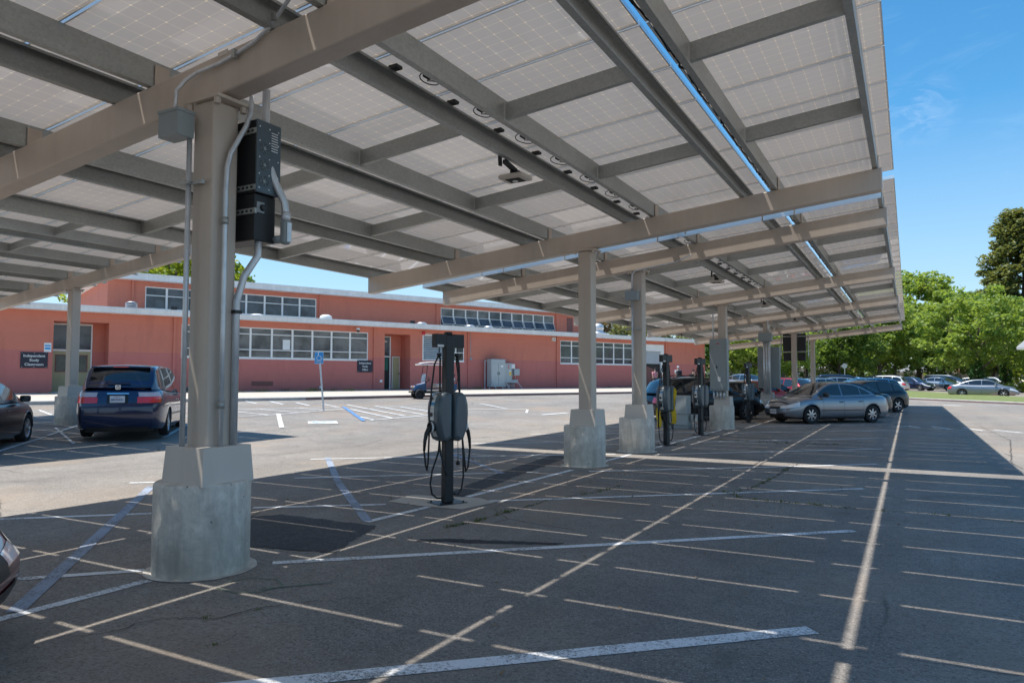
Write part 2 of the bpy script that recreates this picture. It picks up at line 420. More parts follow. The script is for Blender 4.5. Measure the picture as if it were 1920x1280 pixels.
# worn angled stall lines under the near canopy (true positions, all about 45 degrees)
for a, b, w in [((-3.35,2.2),(-.56,4.83),.13), ((-4.7,4.33),(-.53,8.14),.10), ((-6.88,6.02),(-5.65,6.98),.09), ((-4.75,7.75),(-.6,11.3),.09),
                ((-8.35,8.1),(-5.4,10.62),.09), ((-4.7,11.1),(-.55,14.63),.09), ((-8.75,11.2),(-5.3,13.9),.09), ((-4.6,14.2),(-.55,17.9),.09),
                ((-4.6,17.5),(-.55,21.15),.09), ((-4.6,20.8),(-.55,24.4),.09), ((-4.6,24.0),(-.55,27.65),.09), ((-4.6,27.3),(-.55,30.9),.09),
                ((-9.2,14.4),(-5.4,17.3),.09), ((-9.2,17.6),(-5.4,20.8),.09), ((-9.2,20.9),(-5.4,24.1),.09),
                ((-8.85,4.07),(-7.6,5.2),.09), ((-6.3,2.75),(-5.42,3.66),.09),
                ((-5.14,2.0),(-5.12,3.5),.10), ((-5.15,6.04),(-5.09,7.1),.09), ((-5.08,7.95),(-5.02,11.14),.09),
                ((-10.0,10.1),(-8.2,11.7),.08), ((-10.05,6.52),(-9.55,6.95),.08), ((-5.02,12.4),(-5.0,14.0),.08), ((-5.0,15.3),(-5.0,22.0),.08)]:
    strip(wl, [a, b], w)
struct(wl.build('worn_parking_lines', M['white_line']))
bl = MB()
strip(bl, [(-9.5,6.5),(-6.4,3.7),(-5.2,2.6)], .115, .002); strip(bl, [(-9.9,10.45),(-7.4,8.05),(-5.17,6.08)], .11, .002); strip(bl, [(-8.6,12.6),(-5.82,10.16)], .10, .002)
struct(bl.build('faded_blue_lines', M['blue_line']))
fl = MB()
for a, b, w in [((-15.75,7.2),(-18.2,9.62),.10), ((-16.0,11.2),(-18.6,13.8),.10), ((-18.5,9.86),(-22.3,13.4),.10), ((-15.9,14.9),(-19.85,18.43),.14), ((-20.2,10.95),(-16.4,9.3),.06), ((-24.1,12.35),(-21,15.6),.10),
                ((-24.4,13.1),(-26.7,13.9),.10),
                ((-21.77,18.04),(-19.61,17.8),.10), ((-22.03,19.44),(-19.82,19.36),.10), ((-21.63,20.94),(-19.92,20.91),.10), ((-22.65,23.49),(-20.66,22.45),.12),
                ((-26.25,22.46),(-24.63,21.64),.12), ((-25.44,23.14),(-23.52,22.08),.12), ((-24.11,23.4),(-22.21,22.32),.12),
                ((-19.95,16.3),(-19.61,17.8),.10), ((-19.61,17.8),(-19.7,19.7),.10), ((-19.7,19.7),(-19.9,21.95),.10), ((-23.0,17.0),(-20.8,22.6),.10),
                ((-21.55,23.91),(-15.97,20.77),.12), ((-19.6,21.95),(-15.57,19.62),.12), ((-16.88,19.36),(-15.63,18.7),.12), ((-20.25,24.22),(-15.88,21.73),.12), ((-19.14,24.57),(-16.4,23.03),.12),
                ((-15.66,18.5),(-15.5,22.2),.12), ((-16.3,25.1),(-14.4,27.2),.14), ((-14.3,27.1),(-13.4,25.3),.10), ((-12.5,24.85),(-12.2,26.6),.20), ((-18.0,29.2),(-15.2,26.9),.12)]:
    strip(fl, [a, b], w, .002)
for (a, b, w) in [((-.9,26.4),(3.6,25.0),.09), ((-.47,26.3),(.0,27.1),.09), ((-.12,27.1),(.3,26.0),.12), ((.6,27.1),(1.1,25.8),.12), ((1.45,26.9),(1.95,25.5),.12), ((2.2,26.2),(2.8,25.3),.12), ((1.7,49.2),(2.6,48.9),.5), ((6.0,44.0),(6.6,43.6),.35)]:
    strip(fl, [a, b], w, .002)
struct(fl.build('white_road_lines', M['white_fresh']))
bf = MB(); strip(bf, [(-20.75,22.8),(-15.67,18.19)], .14, .006)
struct(bf.build('blue_access_line', M['blue_fresh']))
# wheelchair symbol on the asphalt: white panel, blue figure bands
sy_ = MB(); poly(sy_, [(-16.83,16.85),(-16.22,17.51),(-15.55,16.86),(-16.15,16.19)], .004)
struct(sy_.build('wheelchair_symbol_panel', M['white_fresh']))
sf = MB()
cxs, cys = -16.19, 16.86
def sy2(u, v): a = R(45); return (cxs + u*math.cos(a) + v*math.sin(a), cys - u*math.sin(a) + v*math.cos(a))
strip(sf, [sy2(.20*math.cos(t), .20*math.sin(t) - .10) for t in np.linspace(R(150), R(390), 12)], .07, .008)
strip(sf, [sy2(-.05, .36), sy2(-.02, .06), sy2(.18, .03), sy2(.28, -.22)], .07, .010)
struct(sf.build('wheelchair_symbol_mark', M['blue_fresh']))
pk = MB(); rj = random.Random(21)
def ragged(mb, pts, j, dz, step=.06):
    P = []
    for a, b in zip(pts, pts[1:]+pts[:1]):
        n = max(2, int(math.dist(a, b)/step)); P += [(a[0]+(b[0]-a[0])*i/n+rj.uniform(-j, j), a[1]+(b[1]-a[1])*i/n+rj.uniform(-j, j)) for i in range(n)]
    poly(mb, P, dz)
ragged(pk, [(-6.45,5.62),(-6.25,5.9),(-4.9,5.92),(-4.5,4.85),(-5.36,4.62)], .022, .001)
struct(pk.build('asphalt_patch', M['patch']))
pk = MB(); ragged(pk, [(-6.3,13.0),(-5.95,13.2),(-5.55,10.5),(-5.12,7.9),(-5.45,7.95),(-5.95,10.4)], .02, .001)
struct(pk.build('asphalt_patch', M['patch']))
sm_ = MB(); ragged(sm_, [(-4.12,5.55),(-3.9,5.66),(-3.4,5.86),(-2.9,6.10),(-2.86,6.2),(-3.4,6.0),(-3.95,5.80),(-4.15,5.66)], .018, -.001, .05)
struct(sm_.build('tar_smear', M['smear']))
gs = MB(); strip(gs, [(-4.5,3.62),(-4.3,3.6),(-4.15,3.7),(-4.12,3.9),(-4.3,4.0),(-4.5,3.92),(-4.55,3.75)], .014, .002); strip(gs, [(-4.2,3.75),(-3.85,4.15)], .018, .003)
struct(gs.build('green_spray_mark', M['green_spray']))
cp = MB(); poly(cp, [(-5.75,7.15),(-5.8,7.7),(-4.9,7.95),(-4.55,7.75),(-4.65,7.15),(-5.2,7.1)], .002)
struct(cp.build('concrete_pad', M['sidewalk']))
# grout collars round the piers
cl_ = MB()
for y in (3.94, 11.83, 14.62, 22.51, 30.39, 38.28, 46.17):
    n = 28; b = [(-5.09+.435*math.cos(2*math.pi*k/n)*(1+.04*math.sin(3*k)), y+.43*math.sin(2*math.pi*k/n), .006) for k in range(n)]
    cl_.add(b, [tuple(range(n))])
struct(cl_.build('grout_collars', M['concrete']))

# ------------------------------------------------------------------ kerb and walk in front of the school
def lerp_poly(pts, step):
    P = []
    for a, b in zip(pts[:-1], pts[1:]):
        n = max(1, int(math.dist(a, b)/step)); P += [tuple(a[k]+(b[k]-a[k])*i/n for k in range(len(a))) for i in range(n)]
    return P + [pts[-1]]
# (t, s) of the kerb face, bending in towards the wall on the left
kt = [(-30,33.2),(2,33.2),(8,33.3),(12.5,33.0),(16,33.3),(20,33.6),(58,33.6),(75,33.8)]
kp = lerp_poly(kt, 1.0)
KB = [ts(t, s) for t, s in kp]
kerb = MB(); kz = [terr(x, y) for x, y, _ in KB]
def off(i, d): t, s = kp[i]; return ts(t, s+d)
kerb.grid([[(KB[i][0], KB[i][1], kz[i]-.1), (KB[i][0], KB[i][1], kz[i]+.13), (off(i,.03)[0], off(i,.03)[1], kz[i]+.15), (off(i,.17)[0], off(i,.17)[1], kz[i]+.152)] for i in range(len(kp))], smooth=False)
struct(kerb.build('kerb', M['curb']))
wk = MB()
def wrow(i):
    z0 = kz[i]+.146; L = 41.1+3 - kp[i][1]
    return [(off(i, d)[0], off(i, d)[1], z0 + (.80-z0)*min(1, (d-.17)/(41.1-kp[i][1]-.17))) for d in (.17, 1.5, 3, 5, 7.4, 9.5)]
wk.grid([wrow(i) for i in range(len(kp))], smooth=False)
struct(wk.build('sidewalk', M['sidewalk']))
rk = MB()   # faded red face painted on part of the kerb
i0 = [i for i in range(len(kp)) if kp[i][0] > 13][0]
rk.grid([[(off(i,-.003)[0], off(i,-.003)[1], kz[i]+.005), (off(i,-.003)[0], off(i,-.003)[1], kz[i]+.12)] for i in range(i0, len(kp))], smooth=False)
struct(rk.build('red_kerb_paint', M['curb_red']))

# ------------------------------------------------------------------ far verge on the right: kerb, lawn, dirt strip, second road
def far_pt(u, d):
    """u along the kerb (from left to right), d behind it"""
    a = Vector((-40, 120)); b = Vector((16, 37.9)); dd = (b-a).normalized(); n = Vector((-dd.y, dd.x))
    p = a + dd*u + n*d; return p.x, p.y
M['lawn'] = leafmat('lawn_blades', (.10, .14, .03), (.20, .24, .06), .15)
M['lawnbase'] = simple('dry_lawn', (.17, .20, .06), .9, 0, .35, 1.2, .3, 40)
M['dirt'] = simple('bare_dirt', (.36, .24, .15), .9, 0, .2, .8, .3, 20)
LU = [i*3.0 for i in range(34)]
def band(name, d0, d1, z, mat, z2=None):
    mb = MB(); rows = []
    for u in LU:
        row = []
        for k in range(5):
            d = d0+(d1-d0)*k/4; x, y = far_pt(u, d); row.append((x, y, terr(x, y) + z + ((z2 if z2 is not None else z)-z)*k/4))
        rows.append(row)
    mb.grid(rows, smooth=True, flip=True)
    o = mb.build(name, mat); return struct(o)
kb = MB(); rows = []
for u in LU:
    r_ = []
    for d, z in ((0, -.05), (0, .12), (.03, .14), (.22, .145)):
        x, y = far_pt(u, d); r_.append((x, y, terr(x, y)+z))
    rows.append(r_)
kb.grid(rows, smooth=False, flip=True); struct(kb.build('far_kerb', M['curb']))
kr = MB(); rows = []
for u in LU:
    x, y = far_pt(u, -.004); rows.append([(x, y, terr(x, y)+.005), (x, y, terr(x, y)+.09)])
kr.grid(rows, smooth=False, flip=True); struct(kr.build('far_kerb_red_paint', M['curb_red']))
band('lawn', .22, 8.6, .14, M['lawnbase'], .2); band('dirt_strip', 8.6, 10.4, .2, M['dirt'], .03)

# cracks in the old asphalt, jagged, with weeds along some of them
rc = random.Random(11)
def crack(mb, pts, w):
    P = []
    for a, b in zip(pts[:-1], pts[1:]):
        n = max(2, int(math.dist(a, b)/.05))
        for i in range(n): P.append((a[0]+(b[0]-a[0])*i/n+rc.uniform(-.022, .022), a[1]+(b[1]-a[1])*i/n+rc.uniform(-.022, .022)))
    P.append(pts[-1]); rows = []
    for i, p in enumerate(P):
        q0 = P[max(0, i-1)]; q1 = P[min(len(P)-1, i+1)]; dx, dy = q1[0]-q0[0], q1[1]-q0[1]; L = math.hypot(dx, dy) or 1; ww = w*.6*rc.uniform(.2, 1.6)*math.sin(math.pi*(i+.6)/(len(P)+.4))**.3/2
        rows.append([(p[0]-dy/L*ww, p[1]+dx/L*ww, .0085), (p[0]+dy/L*ww, p[1]-dx/L*ww, .0085)])
    mb.grid(rows, smooth=False)
CR = [([(-4.24,6.23),(-4.13,6.62),(-4.12,7.16),(-4.07,7.68),(-4.03,8.34),(-3.76,9.13),(-3.68,9.88)], .018), ([(-4.4,2.51),(-4.28,2.67),(-4.28,2.85),(-4.22,3.01),(-3.99,3.12),(-3.89,3.23),(-3.85,3.44),(-3.74,3.62),(-3.4,3.95)], .012),
      ([(-3.58,2.8),(-3.55,2.87),(-3.59,3.04)], .008), ([(-3.41,3.78),(-3.2,3.95),(-3.16,4.14)], .007), ([(-1.75,14.4),(-1.87,13.16),(-1.89,11.88),(-1.96,10.79),(-2.11,9.91)], .025), ([(-2.3,10.1),(-1.98,9.68),(-1.52,9.55),(-1.16,9.58),(-.66,9.51),(.5,9.6),(1.7,9.3)], .022), ([(-5.6,18.3),(-4.29,18.38),(-3.64,18.39),(-2.69,18.24),(-1.0,18.6)], .03), ([(-12,9.6),(-11.2,10.6),(-10.9,12.4),(-11.6,14.2),(-11.0,16.5)], .02), ([(2.0,12.0),(1.6,16.0),(2.2,22),(1.9,30)], .02), ([(-1.2,2.2),(-.7,3.1),(.1,3.6)], .007)]
M['crack'] = simple('asphalt_crack', (.03, .03, .03), .95)
ck = MB()
for p, w in CR: crack(ck, p, w)
struct(ck.build('asphalt_cracks', M['crack']))
M['weed'] = leafmat('weed_blades', (.05, .085, .02), (.17, .20, .05), .3)
def tufts(name, spots, n, h, spread, label=None, mat='weed'):
    mb = MB()
    for (x, y, z, k) in spots:
        for _ in range(int(n*k)):
            a = rc.uniform(0, 6.28); r = spread*k*abs(rc.gauss(0, .5)); X, Y = x+r*math.cos(a), y+r*math.sin(a); hh = h*k*rc.uniform(.35, 1.1); b = rc.uniform(0, 6.28); w = .0022+.012*hh; lx, ly = rc.uniform(-.5, .5)*hh, rc.uniform(-.5, .5)*hh
            cx, sx = math.cos(b)*w, math.sin(b)*w
            mb.add([(X-cx, Y-sx, z), (X+cx, Y+sx, z), (X+cx*.7+lx*.4, Y+sx*.7+ly*.4, z+hh*.55), (X-cx*.7+lx*.4, Y-sx*.7+ly*.4, z+hh*.55), (X+lx, Y+ly, z+hh)], [(0,1,2,3), (3,2,4)])
    return tag(mb.build(name, M[mat]), label, name.replace('_', ' '), kind='stuff')
sp_ = []
for p, w in (CR[0], CR[4], CR[5], CR[6]):
    for a, b in zip(p[:-1], p[1:]):
        for _ in range(9):
            t = rc.random()
            if rc.random() < .6: sp_.append((a[0]+(b[0]-a[0])*t, a[1]+(b[1]-a[1])*t, 0, rc.uniform(.3, 1)))
sp_ += [(-3.99+rc.uniform(-.03, .03), 3.13, 0, .6), (-3.85, 3.42, 0, .5), (-3.56, 2.86, 0, .5), (-4.9, 20.3, 0, 1.3), (-4.85, 16.9, 0, 1.2)]
tufts('crack_weeds', sp_, 26, .05, .09, 'small green weeds growing along cracks in the shaded asphalt')
sp_ = []
for i in range(210):
    t = rc.choice([rc.uniform(11.5, 20), rc.uniform(11.5, 20), rc.uniform(0, 10), rc.uniform(25, 30), rc.uniform(38, 47)]); s_ = 41.1-rc.uniform(.1, 1.9 if t < 20 else .9); x, y, _ = ts(t, s_)
    sp_.append((x, y, .72, rc.uniform(.4, 1.5)))
tufts('wall_weeds', sp_, 26, .22, .35, 'yellow-green weeds growing along the foot of the school wall')
# lawn blades on the far verge
sp_ = []
for i in range(2600):
    u = rc.uniform(40, 99); d = rc.uniform(.3, 8.4); x, y = far_pt(u, d); sp_.append((x, y, terr(x, y)+.14, rc.uniform(.5, 1.2)))
tufts('lawn_grass', sp_, 5, .09, .5, 'short yellow-green grass on the far verge', 'lawn')

# dry leaves and grit blown over the stalls
M['dryleaf'] = simple('dry_leaf', (.30, .19, .09), .8, 0, .4, 3)
lf = MB()
for _ in range(170):
    a = rc.uniform(.2, 2.2); d = rc.uniform(2.5, 22); x, y = -d*math.sin(a)*.6+1, d*abs(math.cos(a*.6))+1.5; h = rc.uniform(.008, .022); b_ = rc.uniform(0, 6.28); u = (math.cos(b_)*h, math.sin(b_)*h); v = (-u[1]*.6, u[0]*.6); z = terr(x, y)+.009
    lf.add([(x-u[0], y-u[1], z), (x+v[0], y+v[1], z+h*.5), (x+u[0], y+u[1], z+.002), (x-v[0], y-v[1], z+h*.4)], [(0,1,2,3)])
tag(lf.build('fallen_leaves', M['dryleaf']), 'tiny dry leaves and grit scattered over the asphalt', 'leaf litter', kind='stuff')
# ------------------------------------------------------------------ solar canopies
TILT = .1014; TT = math.tan(TILT); CT = math.cos(TILT)
XC, ZT, BD, PH = -5.03, 3.853, .336, .235
SB = [-10.22, -8.11, -6.05, -4.02, -2.022, -.14]         # slits between the rows of modules (world X of the near canopy)
GAPS = [None, .038, .038, .038, .060, None]
PITCH = .986
zb = lambda x: ZT + (x-XC)*TT                             # underside of the beams
PX = []                                                   # purlin web positions
for i, b in enumerate(SB):
    if i == 0: PX.append((b+.16, 1))
    elif i == 5: PX.append((b-.2, -1))
    else: PX += [(b-.30, 1), (b+.27, -1)]
def roofp(x, y, dz=0): return (x, y, zb(x)+BD+dz)
modmesh = {}
def module_mesh(row):
    x0 = SB[row] + (GAPS[row]/2 if GAPS[row] else 0); x1 = SB[row+1] - (GAPS[row+1]/2 if GAPS[row+1] else 0)
    L = (x1-x0)/CT; Wd = PITCH-.025; fr = .013; h = .055
    mb = MB(); z0, z1 = .012, .018
    a, b = L/2, Wd/2
    mb.quad((-a+fr,-b+fr,z1), (-a+fr,b-fr,z1), (a-fr,b-fr,z1), (a-fr,-b+fr,z1), 0)
    mb.box(-a, a, -b, -b+fr, 0, h, 1); mb.box(-a, a, b-fr, b, 0, h, 1); mb.box(-a, -a+fr, -b+fr, b-fr, 0, h, 1); mb.box(a-fr, a, -b+fr, b-fr, 0, h, 1)
    me = mb.mesh('solar_panel', [M['solar'], M['alu']])
    uv = me.uv_layers.new(name='UV')
    for l in me.loops:
        p = me.vertices[l.vertex_index].co; uv.data[l.index].uv = ((p.x+a-fr-.012)/(2*a-2*fr-.024), (p.y+b-fr-.012)/(2*b-2*fr-.024))
    return me, (x0+x1)/2
for r_ in range(5): modmesh[r_] = module_mesh(r_)

def canopy(label, beams, y0, n, off, dz, budget, cdx, group='solar canopies over the parking rows'):
    root = thing('solar_canopy', label, 'solar canopy', (XC+off, beams[0], dz if dz else 0), 0, group)
    ox, oy = XC, beams[0]
    def L(p): return (p[0]-ox, p[1]-oy, p[2])
    # columns, each with its pier and sheet-metal cover
    for yb in beams:
        c = MB(); zt = zb(XC+(cdx or 0))-.03
        a = .125
        c.box(-a, a, yb-oy-a, yb-oy+a, .9, zt); col = c.build('column', M['beige'], root, bevel=.022, seg=3)
        pl = MB(); pl.box(-.21, .21, yb-oy-.16, yb-oy+.16, zt, zt+.03)
        for sx in (-.17, .17):
            for sy3 in (-.13, .13): pl.lathe([(.028, -.05), (.028, 0)], 6, c=(sx, yb-oy+sy3, zt), smooth=False)
        pl.build('cap_plate', M['beige'], col)
        cv = MB(); b1, b2 = .248, .208
        cv.hexa([(-b1,yb-oy-b1,.70),(b1,yb-oy-b1,.70),(b1,yb-oy+b1,.70),(-b1,yb-oy+b1,.70)], [(-b2-.02,yb-oy-b2-.02,1.0),(b2+.02,yb-oy-b2-.02,1.0),(b2+.02,yb-oy+b2+.02,1.0),(-b2-.02,yb-oy+b2+.02,1.0)])
        cv.box(-.004, .004, yb-oy-b1-.0, yb-oy-b1+.001, .72, .74)
        cv.build('base_cover', M['beige_cover'], col, bevel=.012, seg=2)
        p = MB(); base = (-.3 if not dz else -.45)
        p.lathe([(.372, base), (.372, .69), (.365, .708), (.352, .716)], 48, c=(-.06, yb-oy, 0))
        p.build('concrete_pier', M['concrete'], col)
    if cdx:
        for ch in root.children: ch.location.x = cdx
    for yb in beams:
        xl, xr = -10.04, -.28
        bm = MB(); w = .10
        q = lambda x, y, z: L((x, y, zb(x)+z))
        bm.hexa([q(xl,yb-w,0), q(xr,yb-w,0), q(xr,yb+w,0), q(xl,yb+w,0)], [q(xl,yb-w,BD), q(xr,yb-w,BD), q(xr,yb+w,BD), q(xl,yb+w,BD)])
        be = bm.build('beam', M['beige'], root, bevel=.018, seg=3)
        for px, sd in PX:
            t = MB(); x0 = px + (.004 if sd > 0 else -.012)
            t.box(L((px-sd*.011-.004,0,0))[0], L((px-sd*.011+.004,0,0))[0], yb-oy-.07, yb-oy+.07, zb(px)+BD, zb(px)+BD+PH*.86)
            t.build('purlin_plate', M['beige'], be)
    # purlins: C sections running the whole length (with a splice gap at nothing)
    ya, yz = y0, y0+n*PITCH
    for px, sd in PX:
        m = MB(); z0 = zb(px)+BD; z1 = z0+PH-.004; x = px-ox; f = .07*sd; t = .004; y1, y2 = ya-oy+(.245 if y0 > 5 else .02), yz-oy-.02
        m.box(min(x, x+t*sd), max(x, x+t*sd), y1, y2, z0, z1)
        a_, b_ = sorted((x+t*sd, x+f))
        m.box(a_, b_, y1, y2, z0, z0+t); m.box(a_, b_, y1, y2, z1-t+TT*f*0, z1)
        a_, b_ = sorted((x+f-t*sd, x+f)); m.box(a_, b_, y1, y2, z0+t, z0+.024); m.box(a_, b_, y1, y2, z1-.024, z1-t)
        m.build('purlin', M['galv'], root)
    # rim channel closing the purlin ends where the canopy starts
    if y0 > 5:
        for i in range(5):
            xa, xb = PX[2*i][0]+.01, PX[2*i+1][0]-.01
            for (u0, u1) in ((xa, xb),) + (((xb+.03, PX[2*i+2][0]-.02),) if i < 4 else ()):
                m = MB(); q = lambda x, y, z: L((x, y, zb(x)+BD+z)); ye = y0+.235
                m.hexa([q(u0,ye,.0), q(u1,ye,.0), q(u1,ye+.005,.0), q(u0,ye+.005,.0)], [q(u0,ye,PH-.01), q(u1,ye,PH-.01), q(u1,ye+.005,PH-.01), q(u0,ye+.005,PH-.01)])
                m.build('rim_channel', M['alu'], root)
    # cross braces at the thirds of every bay
    spans = [(PX[2*i][0], PX[2*i+1][0]) for i in range(5)]
    ys = []
    for a, b in zip(beams[:-1], beams[1:]):
        if b-a > 5: ys += [a+(b-a)/3, a+(b-a)*2/3]
    for yb in ys:
        for (xa, xb) in spans:
            m = MB(); q = lambda x, y, z: L((x, y, zb(x)+BD+z)); x0, x1 = xa+.012, xb-.012
            for (dy0, dy1, za, zc) in ((0, .004, .015, .195), (.004, .06, .015, .019), (.004, .06, .191, .195)):
                m.hexa([q(x0,yb+dy0,za), q(x1,yb+dy0,za), q(x1,yb+dy1,za), q(x0,yb+dy1,za)], [q(x0,yb+dy0,zc), q(x1,yb+dy0,zc), q(x1,yb+dy1,zc), q(x0,yb+dy1,zc)])
            m.build('cross_brace', M['galv'], root)
    # modules: the nearest ones singly, the rest as one part
    cells = [(r_, k) for r_ in range(5) for k in range(n)]
    cen = lambda c: Vector((modmesh[c[0]][1]+off, y0+(c[1]+.5)*PITCH, 4.5))
    camp = Vector((0, 0, 1.55))
    def score(c):
        p = cen(c)-camp; d = p.length
        return d if p.normalized().dot(fw) > .62 else d+200
    cells.sort(key=score)
    rest = MB(); restuv = []
    for i, (r_, k) in enumerate(cells):
        me, xm = modmesh[r_]; y = y0+(k+.5)*PITCH; loc = L(roofp(xm, y, PH))
        if i < budget:
            o = bpy.data.objects.new('solar_panel', me); COL.objects.link(o); o.parent = root; o.location = loc; o.rotation_euler = (0, -TILT, 0)
        else:
            Mx = Matrix.Translation(loc) @ Matrix.Rotation(-TILT, 4, 'Y')
            b = len(rest.v); rest.v += [tuple(Mx @ v.co) for v in me.vertices]
            for p in me.polygons: rest.f.append(tuple(v+b for v in p.vertices)); rest.m.append(p.material_index); rest.sm.append(False)
            restuv += [tuple(d.uv) for d in me.uv_layers[0].data]
    if rest.v:
        o = rest.build('solar_panels', [M['solar'], M['alu']], root); uv = o.data.uv_layers.new(name='UV')
        uv.data.foreach_set('uv', [c for u in restuv for c in u]); o['kind'] = 'stuff'
    # module leads: little loops hanging in the slit above the fourth purlin pair, a tray bundle in the fifth
    for k in range(n):
        yy = y0+(k+.5)*PITCH
        if off: break
        if (Vector((SB[3], yy, 4.4))-camp).length > 24: continue
        m = MB(); x = SB[3]-.05; z = zb(x)+BD+PH-.03
        rr = random.Random(k+int(y0*10)); a = rr.uniform(.08, .12)
        pts = [L((x+.24, yy-.25, z-.02))] + [L((x+.06+a*math.cos(t), yy+a*math.sin(t)*1.2, z-.09+.015*t)) for t in np.linspace(-1, 5.4, 14)] + [L((x+.24, yy+.35, z-.02))]
        m.tube(pts, .006, 5); m.box(x-ox+.02, x-ox+.08, yy-oy-.05, yy-oy+.05, z-.03, z-.005); m.build('module_cable', M['rubber'], root)
        j = MB(); j.box(x-ox-.20, x-ox-.10, yy-oy-.30, yy-oy-.21, z+.0, z+.03); j.build('terminal_box', M['black'], root)
    if not off:
        m = MB(); rr = random.Random(3)
        for q_ in range(4):
            yy = y0+.3; pts = []; bx_ = SB[4]+.088+.02*q_
            while yy < yz-.3:
                pts.append(L((bx_+rr.uniform(-.022, .022), yy, zb(SB[4])+BD+PH-.03+rr.uniform(-.045, .01)))); yy += rr.uniform(.08, .2)
            m.tube(pts, .009, 5)
        m.build('cable_bundle', M['rubber'], root)
    return root
NB = [3.94, 11.83]; E_A = 12.94
canopyA = canopy('near solar canopy whose big beige beam and column with the black inverter stand closest', [-11.84, -3.95, 3.94, 11.83], E_A-26*PITCH, 26, 0, 0, 100, None)
canopyB = canopy('second solar canopy behind the sky gap, running away over the chargers and parked cars', [14.62, 22.51, 30.39, 38.28, 46.17], 13.47, 34, 0, 0, 99, None)
canopyC = canopy('solar canopy at the far left, over the dark blue minivan', [-3.95, 3.94, 11.83], E_A-18*PITCH, 18, -15.55, .30, 60, -.5)
# ------------------------------------------------------------------ the school: local x runs along the wall, y into the building
def stucco(name):
    m, nt, b, _ = newmat(name); v = tco(nt); sp = N_(nt, 'ShaderNodeSeparateXYZ'); nt.links.new(geo(nt), sp.inputs[0])
    # two paint coats: a fresher orange-red above sill height and an older, duller one below it
    n = noise(nt, v, .5, 5, .6); n2 = noise(nt, v, 3.0, 5, .6)
    k = mth(nt, 'ADD', mth(nt, 'MULTIPLY', n.outputs[0], .6), mth(nt, 'MULTIPLY', n2.outputs[0], .4))
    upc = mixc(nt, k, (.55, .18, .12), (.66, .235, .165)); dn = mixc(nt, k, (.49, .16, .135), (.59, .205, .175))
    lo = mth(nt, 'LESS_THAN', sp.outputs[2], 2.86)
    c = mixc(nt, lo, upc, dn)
    mp = N_(nt, 'ShaderNodeMapping'); mp.inputs['Scale'].default_value = (1.1, 1.3, .22); nt.links.new(v, mp.inputs[0])
    st = ramp(nt, noise(nt, mp.outputs[0], 1.5, 6, .65).outputs[0], [(.50, 0), (.75, 1)]).outputs[0]
    c = mixc(nt, mth(nt, 'MULTIPLY', st, .28), c, (.30, .10, .08))
    nt.links.new(c, b.inputs['Base Color']); b.inputs['Roughness'].default_value = .85; b.inputs['Specular IOR Level'].default_value = .25
    bump(nt, b, noise(nt, v, 60, 4).outputs[0], .3, .006)
    return m
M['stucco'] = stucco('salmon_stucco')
M['fascia'] = streaked('white_fascia', (.86, .85, .83), (.58, .57, .55), .6, .6, scale=1.2, bmp=.05)
M['winframe'] = streaked('white_window_frame', (.88, .87, .84), (.64, .63, .6), .5, .5, scale=2, bmp=.03)
def window_glass(name, blind):
    m, nt, b, _ = newmat(name); v = tco(nt); sp = N_(nt, 'ShaderNodeSeparateXYZ'); nt.links.new(v, sp.inputs[0])
    bl = mth(nt, 'FRACT', mth(nt, 'MULTIPLY', sp.outputs[2], 22)); bl = mth(nt, 'GREATER_THAN', bl, .35)
    n = noise(nt, v, .9, 3)
    c1 = mixc(nt, bl, tuple(x*.6 for x in blind), blind)
    c = mixc(nt, ramp(nt, n.outputs[0], [(.42, 0), (.6, 1)]).outputs[0], c1, tuple(x*.35 for x in blind))
    nt.links.new(c, b.inputs['Base Color']); b.inputs['Roughness'].default_value = .04; b.inputs['Specular IOR Level'].default_value = .55
    bump(nt, b, noise(nt, v, 1.4, 2).outputs[0], .12, .05)
    return m
M['blinds'] = window_glass('window_with_blinds', (.19, .18, .17)); M['tinted'] = window_glass('tinted_window', (.11, .115, .13)); M['dim'] = window_glass('dim_window', (.07, .085, .075))
M['olive'] = streaked('olive_door_paint', (.42, .38, .21), (.36, .32, .18), .4, .5, bmp=.03)
M['sign'] = simple('black_sign', (.012, .013, .03), .35)
M['brown'] = simple('brown_louver', (.22, .085, .07), .6)
M['darkin'] = simple('dark_interior', (.03, .028, .025), .8)
M['teal'] = simple('teal_curtain', (.02, .13, .10), .7, 0, .4, 4)
M['roofgravel'] = simple('flat_roof', (.45, .43, .40), .95, 0, .3, .6, .3, 30)
M['silver'] = simple('galvanized_vent', (.62, .63, .65), .4, .6)
M['shutter'] = simple('grey_rolling_shutter', (.42, .44, .46), .5)

school = thing('school_building', 'long low salmon-red school building with white fascias behind the parking lot', 'building', (0, 0, 0), math.pi/2-AN)
S1, S2 = 41.1, 45.5
def wall_grid(mb, t0, t1, z0, z1, s, holes, th=.25, mi=0):
    """flat wall facing -y with rectangular holes; reveals are added round every hole"""
    xs = sorted({t0, t1} | {h[0] for h in holes} | {h[1] for h in holes}); zs = sorted({z0, z1} | {h[2] for h in holes} | {h[3] for h in holes})
    for a, b in zip(xs[:-1], xs[1:]):
        for c, d in zip(zs[:-1], zs[1:]):
            if any(h[0]-1e-6 <= a and b <= h[1]+1e-6 and h[2]-1e-6 <= c and d <= h[3]+1e-6 for h in holes): continue
            mb.quad((a,s,c), (b,s,c), (b,s,d), (a,s,d), mi)
    for h in holes:
        a, b, c, d = h[:4]; t = h[4] if len(h) > 4 else th
        mb.quad((a,s,c), (a,s+t,c), (a,s+t,d), (a,s,d), mi); mb.quad((b,s,c), (b,s,d), (b,s+t,d), (b,s+t,c), mi)
        mb.quad((a,s,d), (a,s+t,d), (b,s+t,d), (b,s,d), mi); mb.quad((a,s,c), (b,s,c), (b,s+t,c), (a,s+t,c), mi)
